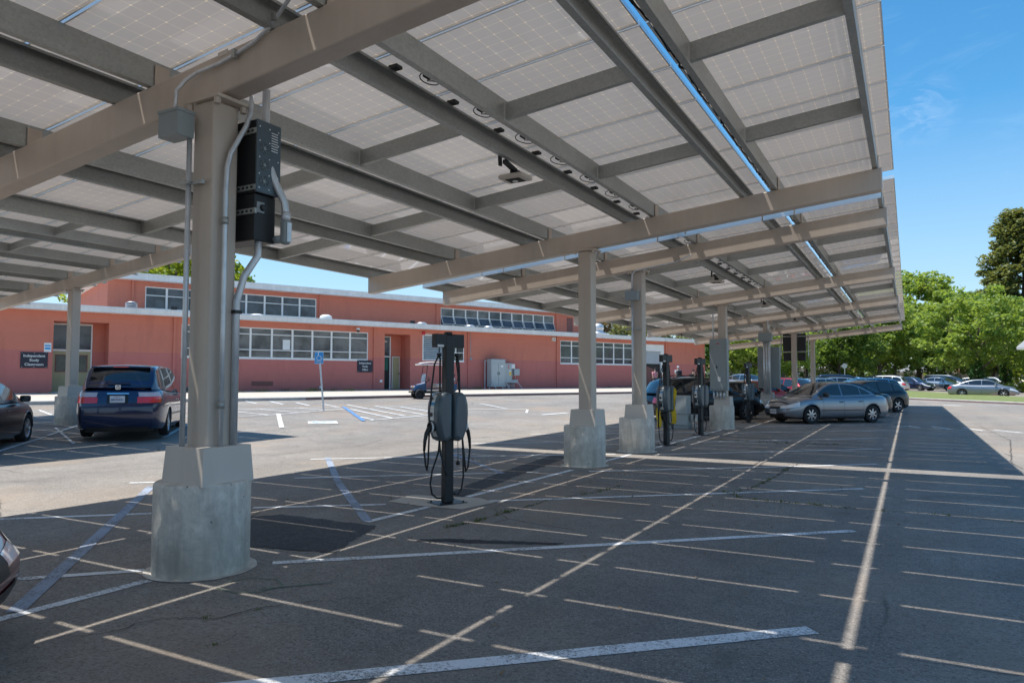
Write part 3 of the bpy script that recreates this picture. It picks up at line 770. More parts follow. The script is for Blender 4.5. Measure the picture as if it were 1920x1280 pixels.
WIN1 = (9.95, 21.02, 2.68, 4.42); LOUV = (25.03, 28.42, 2.72, 4.5); WIN2 = (37.5, 47.1, 2.71, 4.49)
DOORA = (4.13, 6.52, .72, 4.31, 1.25); DOORB = (22.2, 24.1, .72, 4.40, 1.25); ROLL = (47.3, 49.8, .7, 4.5)
wl1 = MB()
wall_grid(wl1, -14, 55.8, .3, 4.80, S1, [WIN1, LOUV, WIN2, DOORA, DOORB, ROLL])
wl1.quad((55.8,S1,.3), (55.8,60,.3), (55.8,60,4.8), (55.8,S1,4.8)); wl1.quad((-14,S1,.3), (-14,S1,4.8), (-14,60,4.8), (-14,60,.3))
for h in (DOORA, DOORB, ROLL):
    t = h[4] if len(h) > 4 else .25
    wl1.quad((h[0],S1+t,h[2]), (h[1],S1+t,h[2]), (h[1],S1+t,h[3]), (h[0],S1+t,h[3]))
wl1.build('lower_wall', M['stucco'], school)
r1 = MB(); r1.box(-14.3, 56.1, S1-.62, 60, 4.80, 5.06, 0); r1.box(-14.25, 56.05, S1-.57, 59.9, 5.06, 5.075, 1); r1.box(-14.32, 56.12, S1-.66, S1-.60, 4.98, 5.10, 0)
r1.build('lower_roof', [M['fascia'], M['roofgravel']], school)
WIN3 = (9.0, 19.42, 5.53, 6.83); WIN4 = (29.3, 40.76, 5.52, 6.87); UPD = (42.28, 42.95, 5.3, 6.8)
wu = MB(); wall_grid(wu, 7.08, 44.6, 5.0, 7.16, S2, [WIN3, WIN4])
wu.quad((7.08,S2,5), (7.08,S2,7.16), (7.08,58,7.16), (7.08,58,5)); wu.quad((44.6,S2,5), (44.6,58,5), (44.6,58,7.16), (44.6,S2,7.16))
wu.build('upper_wall', M['stucco'], school)
r2_ = MB(); r2_.box(6.6, 45.1, S2-.6, 58.5, 7.13, 7.46, 0); r2_.box(6.65, 45.05, S2-.55, 58.4, 7.46, 7.475, 1); r2_.box(6.58, 45.12, S2-.64, S2-.58, 7.40, 7.50, 0)
r2_.build('upper_roof', [M['fascia'], M['roofgravel']], school)

def window(box, s, xs, zs, glass, depth=.10, fw_=.055, open_rows=None, gl_name='pane'):
    a, b, c, d = box[:4]; mb = MB(); y0, y1 = s+.02, s+.09
    mb.box(a, b, y0-.03, y1, c-.07, c); mb.box(a, b, y0, y1, c, c+fw_); mb.box(a, b, y0, y1, d-fw_, d)
    mb.box(a, a+fw_, y0, y1, c+fw_, d-fw_); mb.box(b-fw_, b, y0, y1, c+fw_, d-fw_)
    for i, x in enumerate(xs): mb.box(x-.055, x+.055, y0-.01, y1-.01, c+fw_, d-fw_)
    ed = [a+fw_] + [q for x in xs for q in (x-.055, x+.055)] + [b-fw_]
    for z in zs:
        for k in range(0, len(ed), 2): mb.box(ed[k], ed[k+1], y0+.005, y1-.005, z-.025, z+.025)
    w = mb.build('window', M['winframe'], school)
    lv = [c+fw_] + list(zs) + [d-fw_]
    for k in range(0, len(ed), 2):
        for j in range(len(lv)-1):
            p = MB(); x0, x1 = ed[k], ed[k+1]; z0, z1 = lv[j], lv[j+1]
            if open_rows is not None and j in open_rows:      # bottom-hinged-out sash
                an = R(24); h = z1-z0; dy = -math.sin(an)*h; dz = h*(1-math.cos(an))
                fr = MB(); A = Vector((x0, y0-.01, z1)); B = Vector((x1, y0-.01, z1)); Cc = Vector((x1, y0-.01+dy, z0+dz)); D = Vector((x0, y0-.01+dy, z0+dz))
                for u, v in ((A, B), (B, Cc), (Cc, D), (D, A)): fr.bar(u, v, .035, .03)
                fr.build('open_sash', M['winframe'], w)
                p.quad(A, D, Cc, B)
                q = MB(); q.quad((x0, y1+.01, z0), (x1, y1+.01, z0), (x1, y1+.01, z1), (x0, y1+.01, z1)); q.build('pane', M['darkin'], w)
            else: p.quad((x0, y0+.045, z0), (x1, y0+.045, z0), (x1, y0+.045, z1), (x0, y0+.045, z1))
            g_ = glass if not callable(glass) else glass(k, j)
            p.build(gl_name, g_, w)
    return w
window(WIN1, S1, [9.95+1.23*i for i in range(1, 9)], [3.15, 4.04], M['blinds'])
window(WIN2, S1, [37.5+1.2*i for i in range(1, 8)], [3.16, 4.1], lambda k, j: M['dim'] if j else M['tinted'])
window((27.1, 28.42, 2.72, 4.5), S1, [27.75], [3.3], M['dim'])
window(WIN3, S2, [9+1.158*i for i in range(1, 9)], [6.33], M['tinted'])
window(WIN4, S2, [29.3+1.146*i for i in range(1, 10)], [6.22], lambda k, j: M['blinds'] if j and k not in (8, 10) else M['tinted'], open_rows=(0,))
lo_ = MB(); lo_.box(25.03, 25.1, S1-.02, S1+.1, 2.72, 4.5, 1); lo_.box(26.98, 27.1, S1-.02, S1+.1, 2.72, 4.5, 1)
lo_.box(25.1, 26.98, S1-.02, S1+.1, 4.44, 4.5, 1); lo_.box(25.1, 26.98, S1-.02, S1+.1, 2.72, 2.78, 1); lo_.box(25.1, 26.98, S1+.11, S1+.12, 2.78, 4.44, 2)
for i in range(13):
    z = 2.82+i*.127; lo_.hexa([(25.1,S1+.0,z), (26.98,S1+.0,z), (26.98,S1+.09,z+.07), (25.1,S1+.09,z+.07)], [(25.1,S1+.0,z+.012), (26.98,S1+.0,z+.012), (26.98,S1+.09,z+.082), (25.1,S1+.09,z+.082)], 0)
lo_.build('louver_vent', [M['winframe'], M['winframe'], M['darkin']], school)
# classroom double door with transom, set back in its porch
yA = S1+1.2
da = MB(); da.box(4.17, 5.96, yA, yA+.06, 2.88, 2.97); da.box(4.17, 5.96, yA, yA+.06, 4.2, 4.28); da.box(5.9, 5.96, yA, yA+.06, .8, 4.2); da.box(4.17, 4.22, yA, yA+.06, .8, 4.2)
fr = da.build('door_frame', M['winframe'], school)
q = MB(); q.quad((4.22,yA+.03,2.97), (5.9,yA+.03,2.97), (5.9,yA+.03,4.2), (4.22,yA+.03,4.2)); q.build('transom_pane', M['tinted'], fr)
for x0, x1, wx0, wx1 in ((4.22, 5.055, 4.40, 4.90), (5.065, 5.9, 5.22, 5.72)):
    d = MB(); d.box(x0, x1, yA+.0, yA+.05, .82, 2.88); dd = d.build('door', M['olive'], school, bevel=.005)
    w = MB(); w.box(wx0-.05, wx1+.05, yA-.012, yA-.001, 1.82, 2.70, 1); w.quad((wx0,yA-.016,1.87), (wx1,yA-.016,1.87), (wx1,yA-.016,2.65), (wx0,yA-.016,2.65), 0); w.build('door_window', [M['dim'], M['brown']], dd)
st = MB(); st.box(4.0, 6.4, S1-.25, S1+1.2, .70, .84); st.build('door_step', M['curb'], school, bevel=.01)
# office door standing open
yB = S1+1.15
db = MB(); db.box(22.22, 23.28, yB, yB+.06, 2.92, 3.0); db.box(22.22, 23.28, yB, yB+.06, 4.25, 4.32); db.box(23.2, 23.28, yB, yB+.06, .8, 4.25); db.box(22.2, 22.25, yB, yB+.06, .8, 4.25)
fb = db.build('door_frame', M['winframe'], school)
q = MB(); q.quad((22.25,yB+.03,3), (23.2,yB+.03,3), (23.2,yB+.03,4.25), (22.25,yB+.03,4.25)); q.build('transom_pane', M['tinted'], fb)
q = MB(); q.box(22.5, 23.0, yB+.01, yB+.024, 3.9, 4.02); q.build('door_number_plate', M['beige'], fb)
q = MB(); q.quad((22.25,yB+.08,.8), (23.2,yB+.08,.8), (23.2,yB+.08,2.92), (22.25,yB+.08,2.92)); q.build('doorway', M['darkin'], school)
q = MB(); n_ = 14
q.grid([[(22.32+.8*i/n_, yB+.05+.012*math.sin(i*2.1), z) for z in (2.05, 2.88)] for i in range(n_+1)]); q.build('curtain', M['teal'], school)
q = MB(); q.box(22.45, 23.0, yB+.035, yB+.065, 1.55, 1.65); q.box(22.45, 23.0, yB+.035, yB+.065, 1.15, 1.25); q.build('crash_bar', M['black'], school)
d = MB(); d.box(23.38, 23.96, yB-.0, yB+.05, .84, 2.98, 1); d.box(23.43, 23.91, yB-.02, yB-.001, .84, 2.93, 0)
for z0, z1 in ((1.0, 1.7), (1.8, 2.8)): d.box(23.50, 23.84, yB-.028, yB-.021, z0, z1, 0)
dd = d.build('door', [M['olive'], M['winframe']], school); q = MB(); q.lathe([(.035, -.09), (.035, -.03)], 10, axis='y', c=(23.87, yB, 1.85)); q.build('handle', M['black'], dd)
# rolling door on the right
q = MB(); q.box(47.2, 47.45, S1-.03, S1+.1, .75, 4.5); q.box(49.45, 49.86, S1-.03, S1+.1, .75, 4.5); q.box(47.45, 49.45, S1-.03, S1+.1, 3.93, 4.5); rf = q.build('rolling_door_frame', M['winframe'], school)
q = MB()
for i in range(12): q.box(47.45, 49.45, S1+.10, S1+.13+.012*(i % 2), 2.82+i*.0925, 2.82+(i+1)*.0925)
q.build('rolling_shutter', M['shutter'], rf)
q = MB(); q.quad((47.45,S1+.16,.75), (49.45,S1+.16,.75), (49.45,S1+.16,2.82), (47.45,S1+.16,2.82)); q.build('doorway', M['darkin'], rf)
q = MB()
for i in range(5): q.box(47.6+i*.18, 47.76+i*.18, S1+.05, S1+.14, .8, 2.6-.05*i)
q.build('wooden_gate', M['brown'], school)
# downpipes, base drip line, crawl vent, upper hatch
for t, s, z0, z1 in ((9.6, S1, 1.3, 4.8), (21.44, S1, .8, 4.8), (28.76, S1, .8, 4.8), (37.12, S1, .8, 4.8), (50.1, S1, .8, 4.8), (8.34, S2, 5.06, 7.13), (19.65, S2, 5.06, 7.13), (28.92, S2, 5.06, 7.13), (41.05, S2, 5.06, 7.13)):
    q = MB(); q.box(t-.06, t+.06, s-.09, s-.005, z0, z1); q.build('downpipe', M['stucco'], school)
q = MB(); q.box(13.74, 14.97, S1-.02, S1-.004, 1.09, 1.35, 0)
for i in range(20): q.box(13.78+i*.06, 13.80+i*.06, S1-.03, S1-.021, 1.11, 1.33, 0)
q.build('crawl_vent', M['brown'], school)
q = MB(); q.box(42.28, 42.95, S2-.03, S2-.004, 5.2, 6.8); q.build('roof_hatch_door', M['brown'], school)
for t0, t1 in ((-6, 4.0), (6.6, 22.1), (24.3, 47)):
    q = MB(); q.box(t0, t1, S1-.035, S1-.004, .6, .93); q.build('wall_base', M['stucco'], school)

# things on the wall
def on(name, label, cat, t, z, s=S1, group=None):
    x, y, _ = ts(t, s); return thing(name, label, cat, (x, y, z), math.pi/2-AN, group)
RX = Matrix.Rotation(math.pi/2, 4, 'X')
def wsign(name, label, t0, t1, z0, z1, lines, size, cat='sign'):
    o = on(name, label, cat, (t0+t1)/2, (z0+z1)/2); w, h = (t1-t0)/2, (z1-z0)/2
    m = MB(); m.box(-w, w, -.035, -.006, -h, h); m.build('sign_board', M['sign'], o)
    for i, l in enumerate(lines):
        text_obj('lettering', l, size, M['white'], o, Matrix.Translation((0, -.038, h*.52 - i*h*.54)) @ RX, bold=True)
    sc_ = MB()
    for x in (-w+.06, 0, w-.06):
        for z in (-h+.05, h-.05): sc_.lathe([(.012, -.042), (.012, -.035)], 6, axis='y', c=(x, 0, z))
    sc_.build('screws', M['alu'], o)
    return o
wsign('wall_sign', 'black sign reading Independent Study Classroom left of the olive doors', 2.83, 3.93, 2.0, 2.76, ['Independent', 'Study', 'Classroom'], .175)
wsign('wall_sign', 'black sign reading Independent Study Office below the window corner', 20.28, 21.34, 1.9, 2.66, ['Independent', 'Study', 'Office'], .165)
o = on('paper_notice', 'small white and blue notice pinned above the classroom sign', 'notice', 3.91, 3.0)
m = MB(); m.box(-.15, .15, -.02, -.006, -.22, .22, 0); m.box(-.12, .12, -.023, -.0205, -.1, 0, 1); m.box(-.12, .12, -.023, -.0205, .05, .12, 1); m.build('sheet', [M['white'], M['bluelabel']], o)
o = on('paper_notice', 'white sheet taped inside the long lower window', 'notice', 15.75, 3.5)
m = MB(); m.box(-.22, .22, .05, .056, -.3, .28, 0); m.build('sheet', M['white'], o)
o = on('dome_camera', 'white dome security camera hanging under the roof edge', 'camera', 20.15, 4.55)
m = MB(); m.tube([(0,-.01,.1),(0,-.3,.12)], .02, 8); m.build('arm', M['white'], o); m = MB(); m.lathe([(.05,.12),(.12,.08),(.12,-.02)], 16, c=(0,-.34,0)); m.build('housing', M['white'], o)
m = MB(); m.lathe([(.11,-.02),(.10,-.08),(.06,-.13),(.01,-.15)], 16, c=(0,-.34,0)); m.build('dome', M['black'], o)
o = on('fire_bell', 'small red fire bell beside the louvered vent', 'bell', 25.1, 4.55)
m = MB(); m.lathe([(.02,-.12),(.11,-.10),(.13,-.05),(.13,-.005)], 16, axis='y'); m.build('gong', M['red'], o)
o = on('wall_lamp', 'square beige wall lamp high on the plain red wall', 'lamp', 36.74, 4.54)
m = MB(); m.box(-.18, .18, -.14, -.005, -.15, .15); m.build('housing', M['beige_cover'], o, bevel=.02); m = MB(); m.box(-.07, .07, -.146, -.141, -.08, .08); m.build('lens', M['shutter'], o)
o = on('meter_box', 'small round grey meter on conduit by the downpipe', 'meter', 28.95, 2.9)
m = MB(); m.lathe([(.1,-.1),(.1,-.005)], 16, axis='y'); m.build('dial', M['jbox'], o); m = MB(); m.tube([(0,-.03,.1),(0,-.03,.5),(-.02,-.03,1.8)], .015, 6); m.build('conduit', M['conduit'], o)
for t, z, lab in ((21.95, 1.35, 'white socket cover left of the office door'), (27.55, 1.45, 'small white outlet box on the red wall behind the golf cart'), (17.9, .98, 'low white tap box near the wall base under the window')):
    o = on('outlet_box', lab, 'outlet box', t, z); m = MB(); m.box(-.09, .09, -.05, -.005, -.08, .08); m.build('cover', M['white'], o, bevel=.01)

# electrical cabinets against the wall
cab = on('electrical_cabinet', 'tall pale grey two-door electrical cabinet against the red wall', 'cabinet', 30.82, .78, S1-.55)
m = MB(); m.box(-.64, .64, -.25, .25, .15, 2.12); bd = m.build('housing', M['cabinet'], cab, bevel=.015)
for sx in (-1, 1):
    m = MB(); m.box(min(sx*.01, sx*.60), max(sx*.01, sx*.60), -.275, -.252, .3, 1.8); dd = m.build('door', M['cabinet'], cab, bevel=.008)
    m = MB(); m.box(sx*.07-.015, sx*.07+.015, -.30, -.276, 1.0, 1.2); m.build('handle', M['black'], dd)
m = MB(); m.box(.2, .42, -.282, -.277, 1.55, 1.68); m.build('label', M['white'], cab)
m = MB(); m.box(-.62, .62, -.27, -.252, 1.84, 2.08); m.build('top_panel', M['cabinet'], cab, bevel=.006)
for x in (-.6, .6):
    m = MB(); m.bar((x, .0, 0), (x, .0, .15), .05, .05); m.bar((x, -.24, .6), (x+.08, -.7, .02), .03, .03); m.build('leg', M['conduit'], cab)
m = MB(); m.bar((-.78,.3,0), (-.78,.3,2.05), .05, .05); m.bar((-.78,.3,2.0), (-.6,.3,2.0), .05, .05); m.build('strut', M['conduit'], cab)
sw = on('switch_cabinet', 'narrow grey switch cabinet marked with a red 2', 'cabinet', 31.95, .78, S1-.35)
m = MB(); m.box(-.31, .31, -.18, .18, .44, 1.84); m.build('housing', M['cabinet'], sw, bevel=.012)
text_obj('number', '2', .38, M['red'], sw, Matrix.Translation((0, -.185, 1.6)) @ RX, bold=True)
m = MB(); m.box(.08, .24, -.19, -.182, .98, 1.22, 0); m.box(.05, .25, -.19, -.182, 1.25, 1.32, 1); m.build('label', [M['yellow'], M['white']], sw)
m = MB()
for i in range(5): m.tube([(-.25+.12*i, 0, 0), (-.25+.12*i, 0, .44)], .025, 8)
m.build('conduits', M['conduit'], sw)
jb = on('junction_boxes', 'cluster of three small grey boxes on conduits right of the switch cabinet', 'electrical boxes', 32.7, .78, S1-.25)
for (x0, x1, z0, z1, mm) in ((-.38, -.02, 1.46, 1.8, 'white'), (-.08, .42, .97, 1.45, 'cabinet'), (-.38, .26, .42, .66, 'cabinet')):
    m = MB(); m.box(x0, x1, -.12, .1, z0, z1); m.build('box', M[mm], jb, bevel=.01)
m = MB()
for x in (-.3, -.2, -.1, .0): m.tube([(x,0,0), (x,0,.42)], .02, 6)
for x in (-.25, -.15, .1): m.tube([(x,0,.66), (x,0,1.5)], .02, 6)
m.bar((.25,-.1,.5), (.5,-.35,0), .03, .03); m.build('conduits', M['conduit'], jb)
o = on('concrete_plinth', 'low concrete plinth under the electrical cabinets', 'plinth', 32.2, .62, S1-.6); m = MB(); m.box(-2.6, 2.6, -.5, .55, 0, .17); m.build('slab', M['curb'], o, bevel=.02)

# roof vents
def rvent(t, s, label, kind, r=.28, h=.45):
    x, y, _ = ts(t, s); o = thing('roof_vent', label, 'roof vent', (x, y, 5.07), math.pi/2-AN, 'vents on the lower school roof')
    m = MB(); m.box(-r*1.3, r*1.3, -r*1.3, r*1.3, 0, .08); m.build('curb', M['white'], o, bevel=.01)
    m = MB()
    if kind == 0:
        m.lathe([(r*.7,.08),(r*.7,.16)], 20); 
        for i in range(4): m.lathe([(r,.17+i*.07),(r*1.02,.20+i*.07),(r*.8,.215+i*.07)], 20)
        m.lathe([(r*1.05,.46),(r*.5,.54),(.01,.56)], 20); m.build('louvered_head', M['silver'], o)
    elif kind == 1: m.lathe([(r*.9,.08),(r*1.15,.12),(r*1.2,h*.6),(r*1.05,h*.85),(r*.6,h)], 24); m.build('cap', M['white'], o)
    else: m.lathe([(r*.6,.08),(r*.6,.24)], 16); m.lathe([(r*1.15,.24),(r*1.2,.27),(r*.8,.36),(.01,.38)], 20); m.build('cap', M['silver'], o)
for a in ((7.77, 42.6, 'square louvered roof vent left of the upper windows', 0, .30), (14.6, 43, 'flat white roof dome below the upper left windows', 1, .36, .3), (19.0, 43, 'tall white domed vent right of the upper left windows', 1, .33, .5), (26.1, 43, 'grey capped vent below the blank upper wall', 2, .32), (30.1, 42.8, 'left capped vent before the tilted upper windows', 2, .30), (31.8, 42.8, 'right capped vent before the tilted upper windows', 2, .30)): rvent(*a)
x, y, _ = ts(43.6, 43); o = thing('turbine_vent', 'large silver round roof fan at the right end of the upper storey', 'roof fan', (x, y, 5.07))
m = MB(); m.lathe([(.5,0),(.5,.18)], 24); m.build('curb', M['silver'], o); m = MB(); m.lathe([(.66,.18),(.64,.36),(.42,.42),(.42,.62),(.5,.66),(.46,.98),(.2,1.14),(.01,1.16)], 28); m.build('fan_hood', M['silver'], o)
for t, s, n_, lab in ((23.9, S1-.55, 0, 'small dark floodlight on the roof edge above the office door'), (9.4, S1-.55, 0, 'small dark floodlight on the roof edge left of the long window')):
    x, y, _ = ts(t, s); o = thing('floodlight', lab, 'floodlight', (x, y, 5.07), math.pi/2-AN); m = MB(); m.box(-.16, .16, -.12, .05, .05, .22); m.build('lamp_head', M['black'], o, bevel=.02); m = MB(); m.bar((0,0,0), (0,0,.1), .05, .05); m.build('bracket', M['black'], o)
x, y, _ = ts(24.0+1.0, 44.9); o = thing('wall_horn', 'small dark fixture on the blank upper wall', 'fixture', (x+.0, y, 5.35), math.pi/2-AN); m = MB(); m.lathe([(.09,-.3),(.12,-.15),(.12,.2)], 12, axis='y'); m.build('horn', M['black'], o); m = MB(); m.bar((0,0,-.3), (0,0,0), .06, .06); m.build('bracket', M['black'], o)
# accessible parking sign on its leaning post
hs = thing('accessible_parking_sign', 'blue accessible parking sign on a leaning galvanized post', 'sign', (-19.89, 20.75, terr(-19.89, 20.75)))
tt = Vector((-.36*math.cos(R(57)), -.36*math.sin(R(57))*.0, 0)); top = Vector((-.20, -.09, 2.28))
m = MB(); m.bar((0,0,0), top, .055, .055); m.build('post', M['conduit'], hs)
rz = math.atan2(19.89, -20.75)  # face the camera's road side
Ms = Matrix.Translation(top+Vector((.0,0,-.22))) @ Matrix.Rotation(R(44), 4, 'Z')
m = MB(); m.box(-.155, .155, -.045, -.035, -.24, .2, 0); m.box(-.165, .165, -.035, -.03, -.25, .21, 1); pl = m.build('sign_plate', [M['bluelabel'], M['white']], hs); pl.matrix_local = Ms
m = MB(); m.tube([(.09*math.cos(t)-.0, -.05, .09*math.sin(t)-.02) for t in np.linspace(R(110), R(380), 12)], .013, 6); m.tube([(-.03,-.05,.15),(-.02,-.05,.06),(.05,-.05,.05),(.10,-.05,-.05),(.13,-.05,-.04)], .013, 6); m.lathe([(.02,-.055),(.02,-.048)], 10, axis='y', c=(-.03,0,.17)); s_ = m.build('wheelchair_symbol', M['white'], hs); s_.matrix_local = Ms
for i, l in enumerate(('RESERVED', 'PARKING')): text_obj('lettering', l, .055, M['white'], hs, Ms @ Matrix.Translation((0, -.047, -.145-i*.06)) @ RX, .001)
# ------------------------------------------------------------------ charging stations
def charger(label, loc, rz):
    o = thing('charging_station', label, 'EV charger', loc, rz, 'charging stations along the row of columns')
    m = MB(); m.box(-.06, .06, -.055, .055, .012, 2.09); p = m.build('post', M['black'], o, bevel=.012)
    m = MB(); m.box(-.045, .045, -.04, .04, 2.09, 2.13); m.build('post_cap', M['black'], p, bevel=.018, seg=3)
    m = MB(); m.box(-.2, .2, -.16, .16, 0, .012)
    for x in (-.16, .16):
        for y in (-.12, .12): m.lathe([(.014, .012), (.014, .03)], 6, c=(x, y, 0), smooth=False)
    m.build('base_plate', M['black'], o)
    for sd in (-1, 1):
        # pod: side profile swept across its width, narrowing towards the face
        prof = [(.012,.80),(.10,.765),(.155,.79),(.195,.88),(.222,1.0),(.23,1.12),(.222,1.23),(.195,1.32),(.15,1.368),(.10,1.378),(.012,1.36)]
        m = MB(); ys = [(-.148,.55),(-.135,.86),(-.10,.98),(0,1.0),(.10,.98),(.135,.86),(.148,.55)]
        c = (.11, 1.07)
        m.grid([[(sd*(c[0]+(x-c[0])*k), y, c[1]+(z-c[1])*(k*.35+.65)) for x, z in prof+[prof[0]]] for y, k in ys], 0, True, flip=sd < 0)
        for y, k in (ys[0], ys[-1]):
            P = [(sd*(c[0]+(x-c[0])*k), y, c[1]+(z-c[1])*(k*.35+.65)) for x, z in prof]
            m.add(P, [tuple(range(len(P)))], 0)
        hd = m.build('charger_head', M['charcoal'], o)
        # face strip with screen and labels
        m = MB(); f = lambda z: .236 - .9*(z-1.1)**2*.9
        zs = [(.83,.90,1),(.915,.985,1),(1.03,1.17,1),(1.175,1.2,1),(1.205,1.215,1),(1.22,1.25,2),(1.25,1.34,1)]
        for z0, z1, k in zs:
            a0, a1 = f(z0), f(z1); m.hexa([(sd*(a0-.03),-.045,z0),(sd*a0,-.045,z0),(sd*a0,.045,z0),(sd*(a0-.03),.045,z0)], [(sd*(a1-.03),-.045,z1),(sd*a1,-.045,z1),(sd*a1,.045,z1),(sd*(a1-.03),.045,z1)], {1: 0, 2: 1}[k])
        m.lathe([(.026, sd*.236), (.026, sd*.243)], 14, 2, 'x', c=(0, 0, 1.10)); m.box(*sorted((sd*.222, sd*.2245)), -.016, .016, 1.285, 1.315, 2)
        m.build('display_strip', [M['white'], M['bluelabel'], M['black']], hd)
        m = MB(); m.lathe([(.055, sd*.19), (.062, sd*.25), (.05, sd*.265)], 18, 0, 'x', c=(0, 0, .945), caps=False); m.lathe([(.066, sd*.235), (.068, sd*.262)], 18, 1, 'x', c=(0, 0, .945), caps=False)
        m.build('holster', [M['black'], M['white']], hd)
        m = MB(); m.tube([(sd*.2,0,.945),(sd*.27,-.0,.93),(sd*.305,0,.87),(sd*.325,.0,.78),(sd*.335,0,.66)], [.04,.034,.026,.022,.015], 10); m.build('connector', M['black'], hd)
        # overhead arm, swivel and cable
        m = MB(); m.box(*sorted((sd*.05, sd*.21)), -.05, .05, 1.93, 2.10); ar = m.build('cable_arm', M['black'], o, bevel=.008)
        if sd < 0:
            m = MB(); m.box(-.185, -.095, -.053, -.0505, 1.935, 1.965); m.build('rating_label', M['white'], ar)
        m = MB(); m.tube([(sd*.13,0,1.93),(sd*.13,0,1.87)], .008, 6); m.lathe([(.01,1.85),(.028,1.86),(.028,1.83),(.012,1.80)], 12, c=(sd*.13,0,0)); m.build('cable_swivel', M['black'], ar)
        m = MB()
        if sd < 0:
            m.tube([(-.335,0,.66),(-.30,.02,.48),(-.27,.04,.42),(-.255,.04,.5),(-.235,.05,.9),(-.215,.04,1.4),(-.185,.02,1.72),(-.15,0,1.81),(-.115,0,1.80),(-.075,.07,1.65),(-.05,.11,1.35),(-.03,.12,.95),(-.06,.12,.62),(-.16,.10,.40),(-.21,.06,.25),(-.19,.05,.12),(-.12,.05,.065),(-.06,.05,.06)], .0115, 8)
            m.tube([(-.13,-.02,.78),(-.12,-.03,.62),(-.08,-.07,.42),(-.05,-.06,.35)], .0115, 8)
        else:
            m.tube([(.335,0,.66),(.32,.02,.42),(.29,.03,.36),(.275,.03,.5),(.225,.03,.9),(.19,.02,1.3),(.165,0,1.7),(.14,0,1.81),(.12,0,1.80),(.13,-.03,1.6),(.17,-.04,1.1),(.20,-.05,.6),(.205,-.05,.32),(.175,-.05,.16),(.12,-.05,.10),(.06,-.045,.12)], .0115, 8)
            m.tube([(.15,0,.78),(.155,0,.62),(.155,0,.50)], .004, 5); m.lathe([(.02,.46),(.026,.48),(.014,.51)], 10, c=(.155,0,0))
        m.build('charging_cable', M['rubber'], o)
    return o
CA = math.atan2(.73, .68)
ch1 = charger('nearest black charging station, standing alone on a pale concrete pad', (-5.06, 7.45, 0), CA+.33)
def chcopy(lab, x, y, s=1.0, dr=0):
    c = copy_tree(ch1); c.location = (x, y, 0); c['label'] = lab; c.scale = (s, s, s); c.rotation_euler = (0, 0, CA+.33+dr); return c
chcopy('charging station with yellow caution strips hanging on it, second from the camera', -4.98, 16.38, 1.0, .15)
chcopy('charging station just left of the column with the big grey panel', -5.04, 19.75, 1.0, .1)
chcopy('charging station in front of the dark wagon front wheel', -4.98, 26.1, 1.0, .1)
chcopy('farthest charging station, half hidden behind the silver sedan nose', -5.5, 35.3, 1.0, .1)
for dx, dy, z0, z1, lab in ((-.14, -.13, .42, 1.0, 'yellow caution strip hanging on the left of the second charging station'), (.16, .04, .50, 1.32, 'longer yellow caution strip on the right of the second charging station')):
    o = thing('caution_strip', lab, 'caution tape', (-4.98+dx, 16.38+dy, z0), 0, 'yellow caution strips')
    m = MB(); n_ = 10; H_ = z1-z0
    m.grid([[(x*.055+.02*math.sin(i*.9), .012*math.cos(i*1.3+x), H_*i/n_) for x in (-1, -.3, .4, 1)] for i in range(n_+1)]); m.build('strip', M['yellow'], o)

# ------------------------------------------------------------------ electrical gear on the columns
c1 = (-5.03, 3.94)
iv = thing('inverter', 'big black inverter hung high behind the nearest column', 'inverter', (-5.03, 4.23, 2.70))
m = MB(); m.box(-.27, .285, -.11, .12, .40, 1.03); ub = m.build('upper_housing', M['black'], iv, bevel=.012)
m = MB(); m.box(-.24, .27, -.11, .115, .0, .398); lb = m.build('lower_housing', M['black'], iv, bevel=.01)
m = MB(); m.box(.288, .31, -.13, .13, .40, 1.02); m.build('front_cover', M['charcoal'], iv, bevel=.008)
for z in (.50, .64, .78):
    m = MB(); m.lathe([(.045, .3105), (.045, .318)], 16, 0, 'x', c=(0, -.055, z), caps=False)
    for a in range(6): m.bar((.315, -.055, z), (.315, -.055+.042*math.cos(a*1.047), z+.042*math.sin(a*1.047)), .003, .003, 0, (1,0,0))
    m.lathe([(.012, .312), (.014, .32)], 10, 0, 'x', c=(0, -.055, z)); m.build('fan', M['jbox'], ub)
m = MB()
for i in range(8): m.box(.3105, .313, .02, .09, .78+i*.022, .786+i*.022)
m.build('cooling_slots', M['alu'], ub)
m = MB(); m.box(.271, .276, -.09, -.01, .24, .33, 1); m.lathe([(.03, .276), (.026, .30)], 14, 0, 'x', c=(0, -.03, .285)); m.build('rotary_switch', [M['black'], M['jbox']], lb)
m = MB()
rr = random.Random(2)
for z in (.44, .56, .70, .84, .96):
    for y in (-.10, .0, .09): m.lathe([(.006, .3105), (.006, .315)], 6, 0, 'x', c=(0, y*1.05, z))
for q_ in range(10): m.lathe([(.004, .111), (.004, .114)], 6, 0, 'y', c=(rr.uniform(-.0, .24), 0, rr.uniform(.05, .98)))
m.build('screws', M['alu'], iv)
for z in (.90, .42, .22):
    m = MB(); y = -.135
    m.box(-.2, .30, y-.0, y+.022, z, z+.045, 0)
    for i in range(9): m.box(-.17+i*.052, -.145+i*.052, y-.003, y-.0005, z+.012, z+.032, 1)
    m.build('strut_rail', [M['galv'], M['black']], iv)
cd = thing('conduit_run', 'thick galvanized conduit dropping from the beam to the side of the black inverter', 'conduit', (-4.72, 4.3, 2.72), 0, 'conduits on the nearest column')
m = MB(); m.tube([(-.06,-.06,1.30),(-.06,-.06,.82),(-.05,-.05,.70),(-.0,.0,.50),(.05,.06,.34),(.06,.07,.24),(.06,.07,.18)], .033, 12); m.tube([(.06,.07,.25),(.06,.07,.17)], .042, 12); m.build('pipe', M['conduit'], cd)
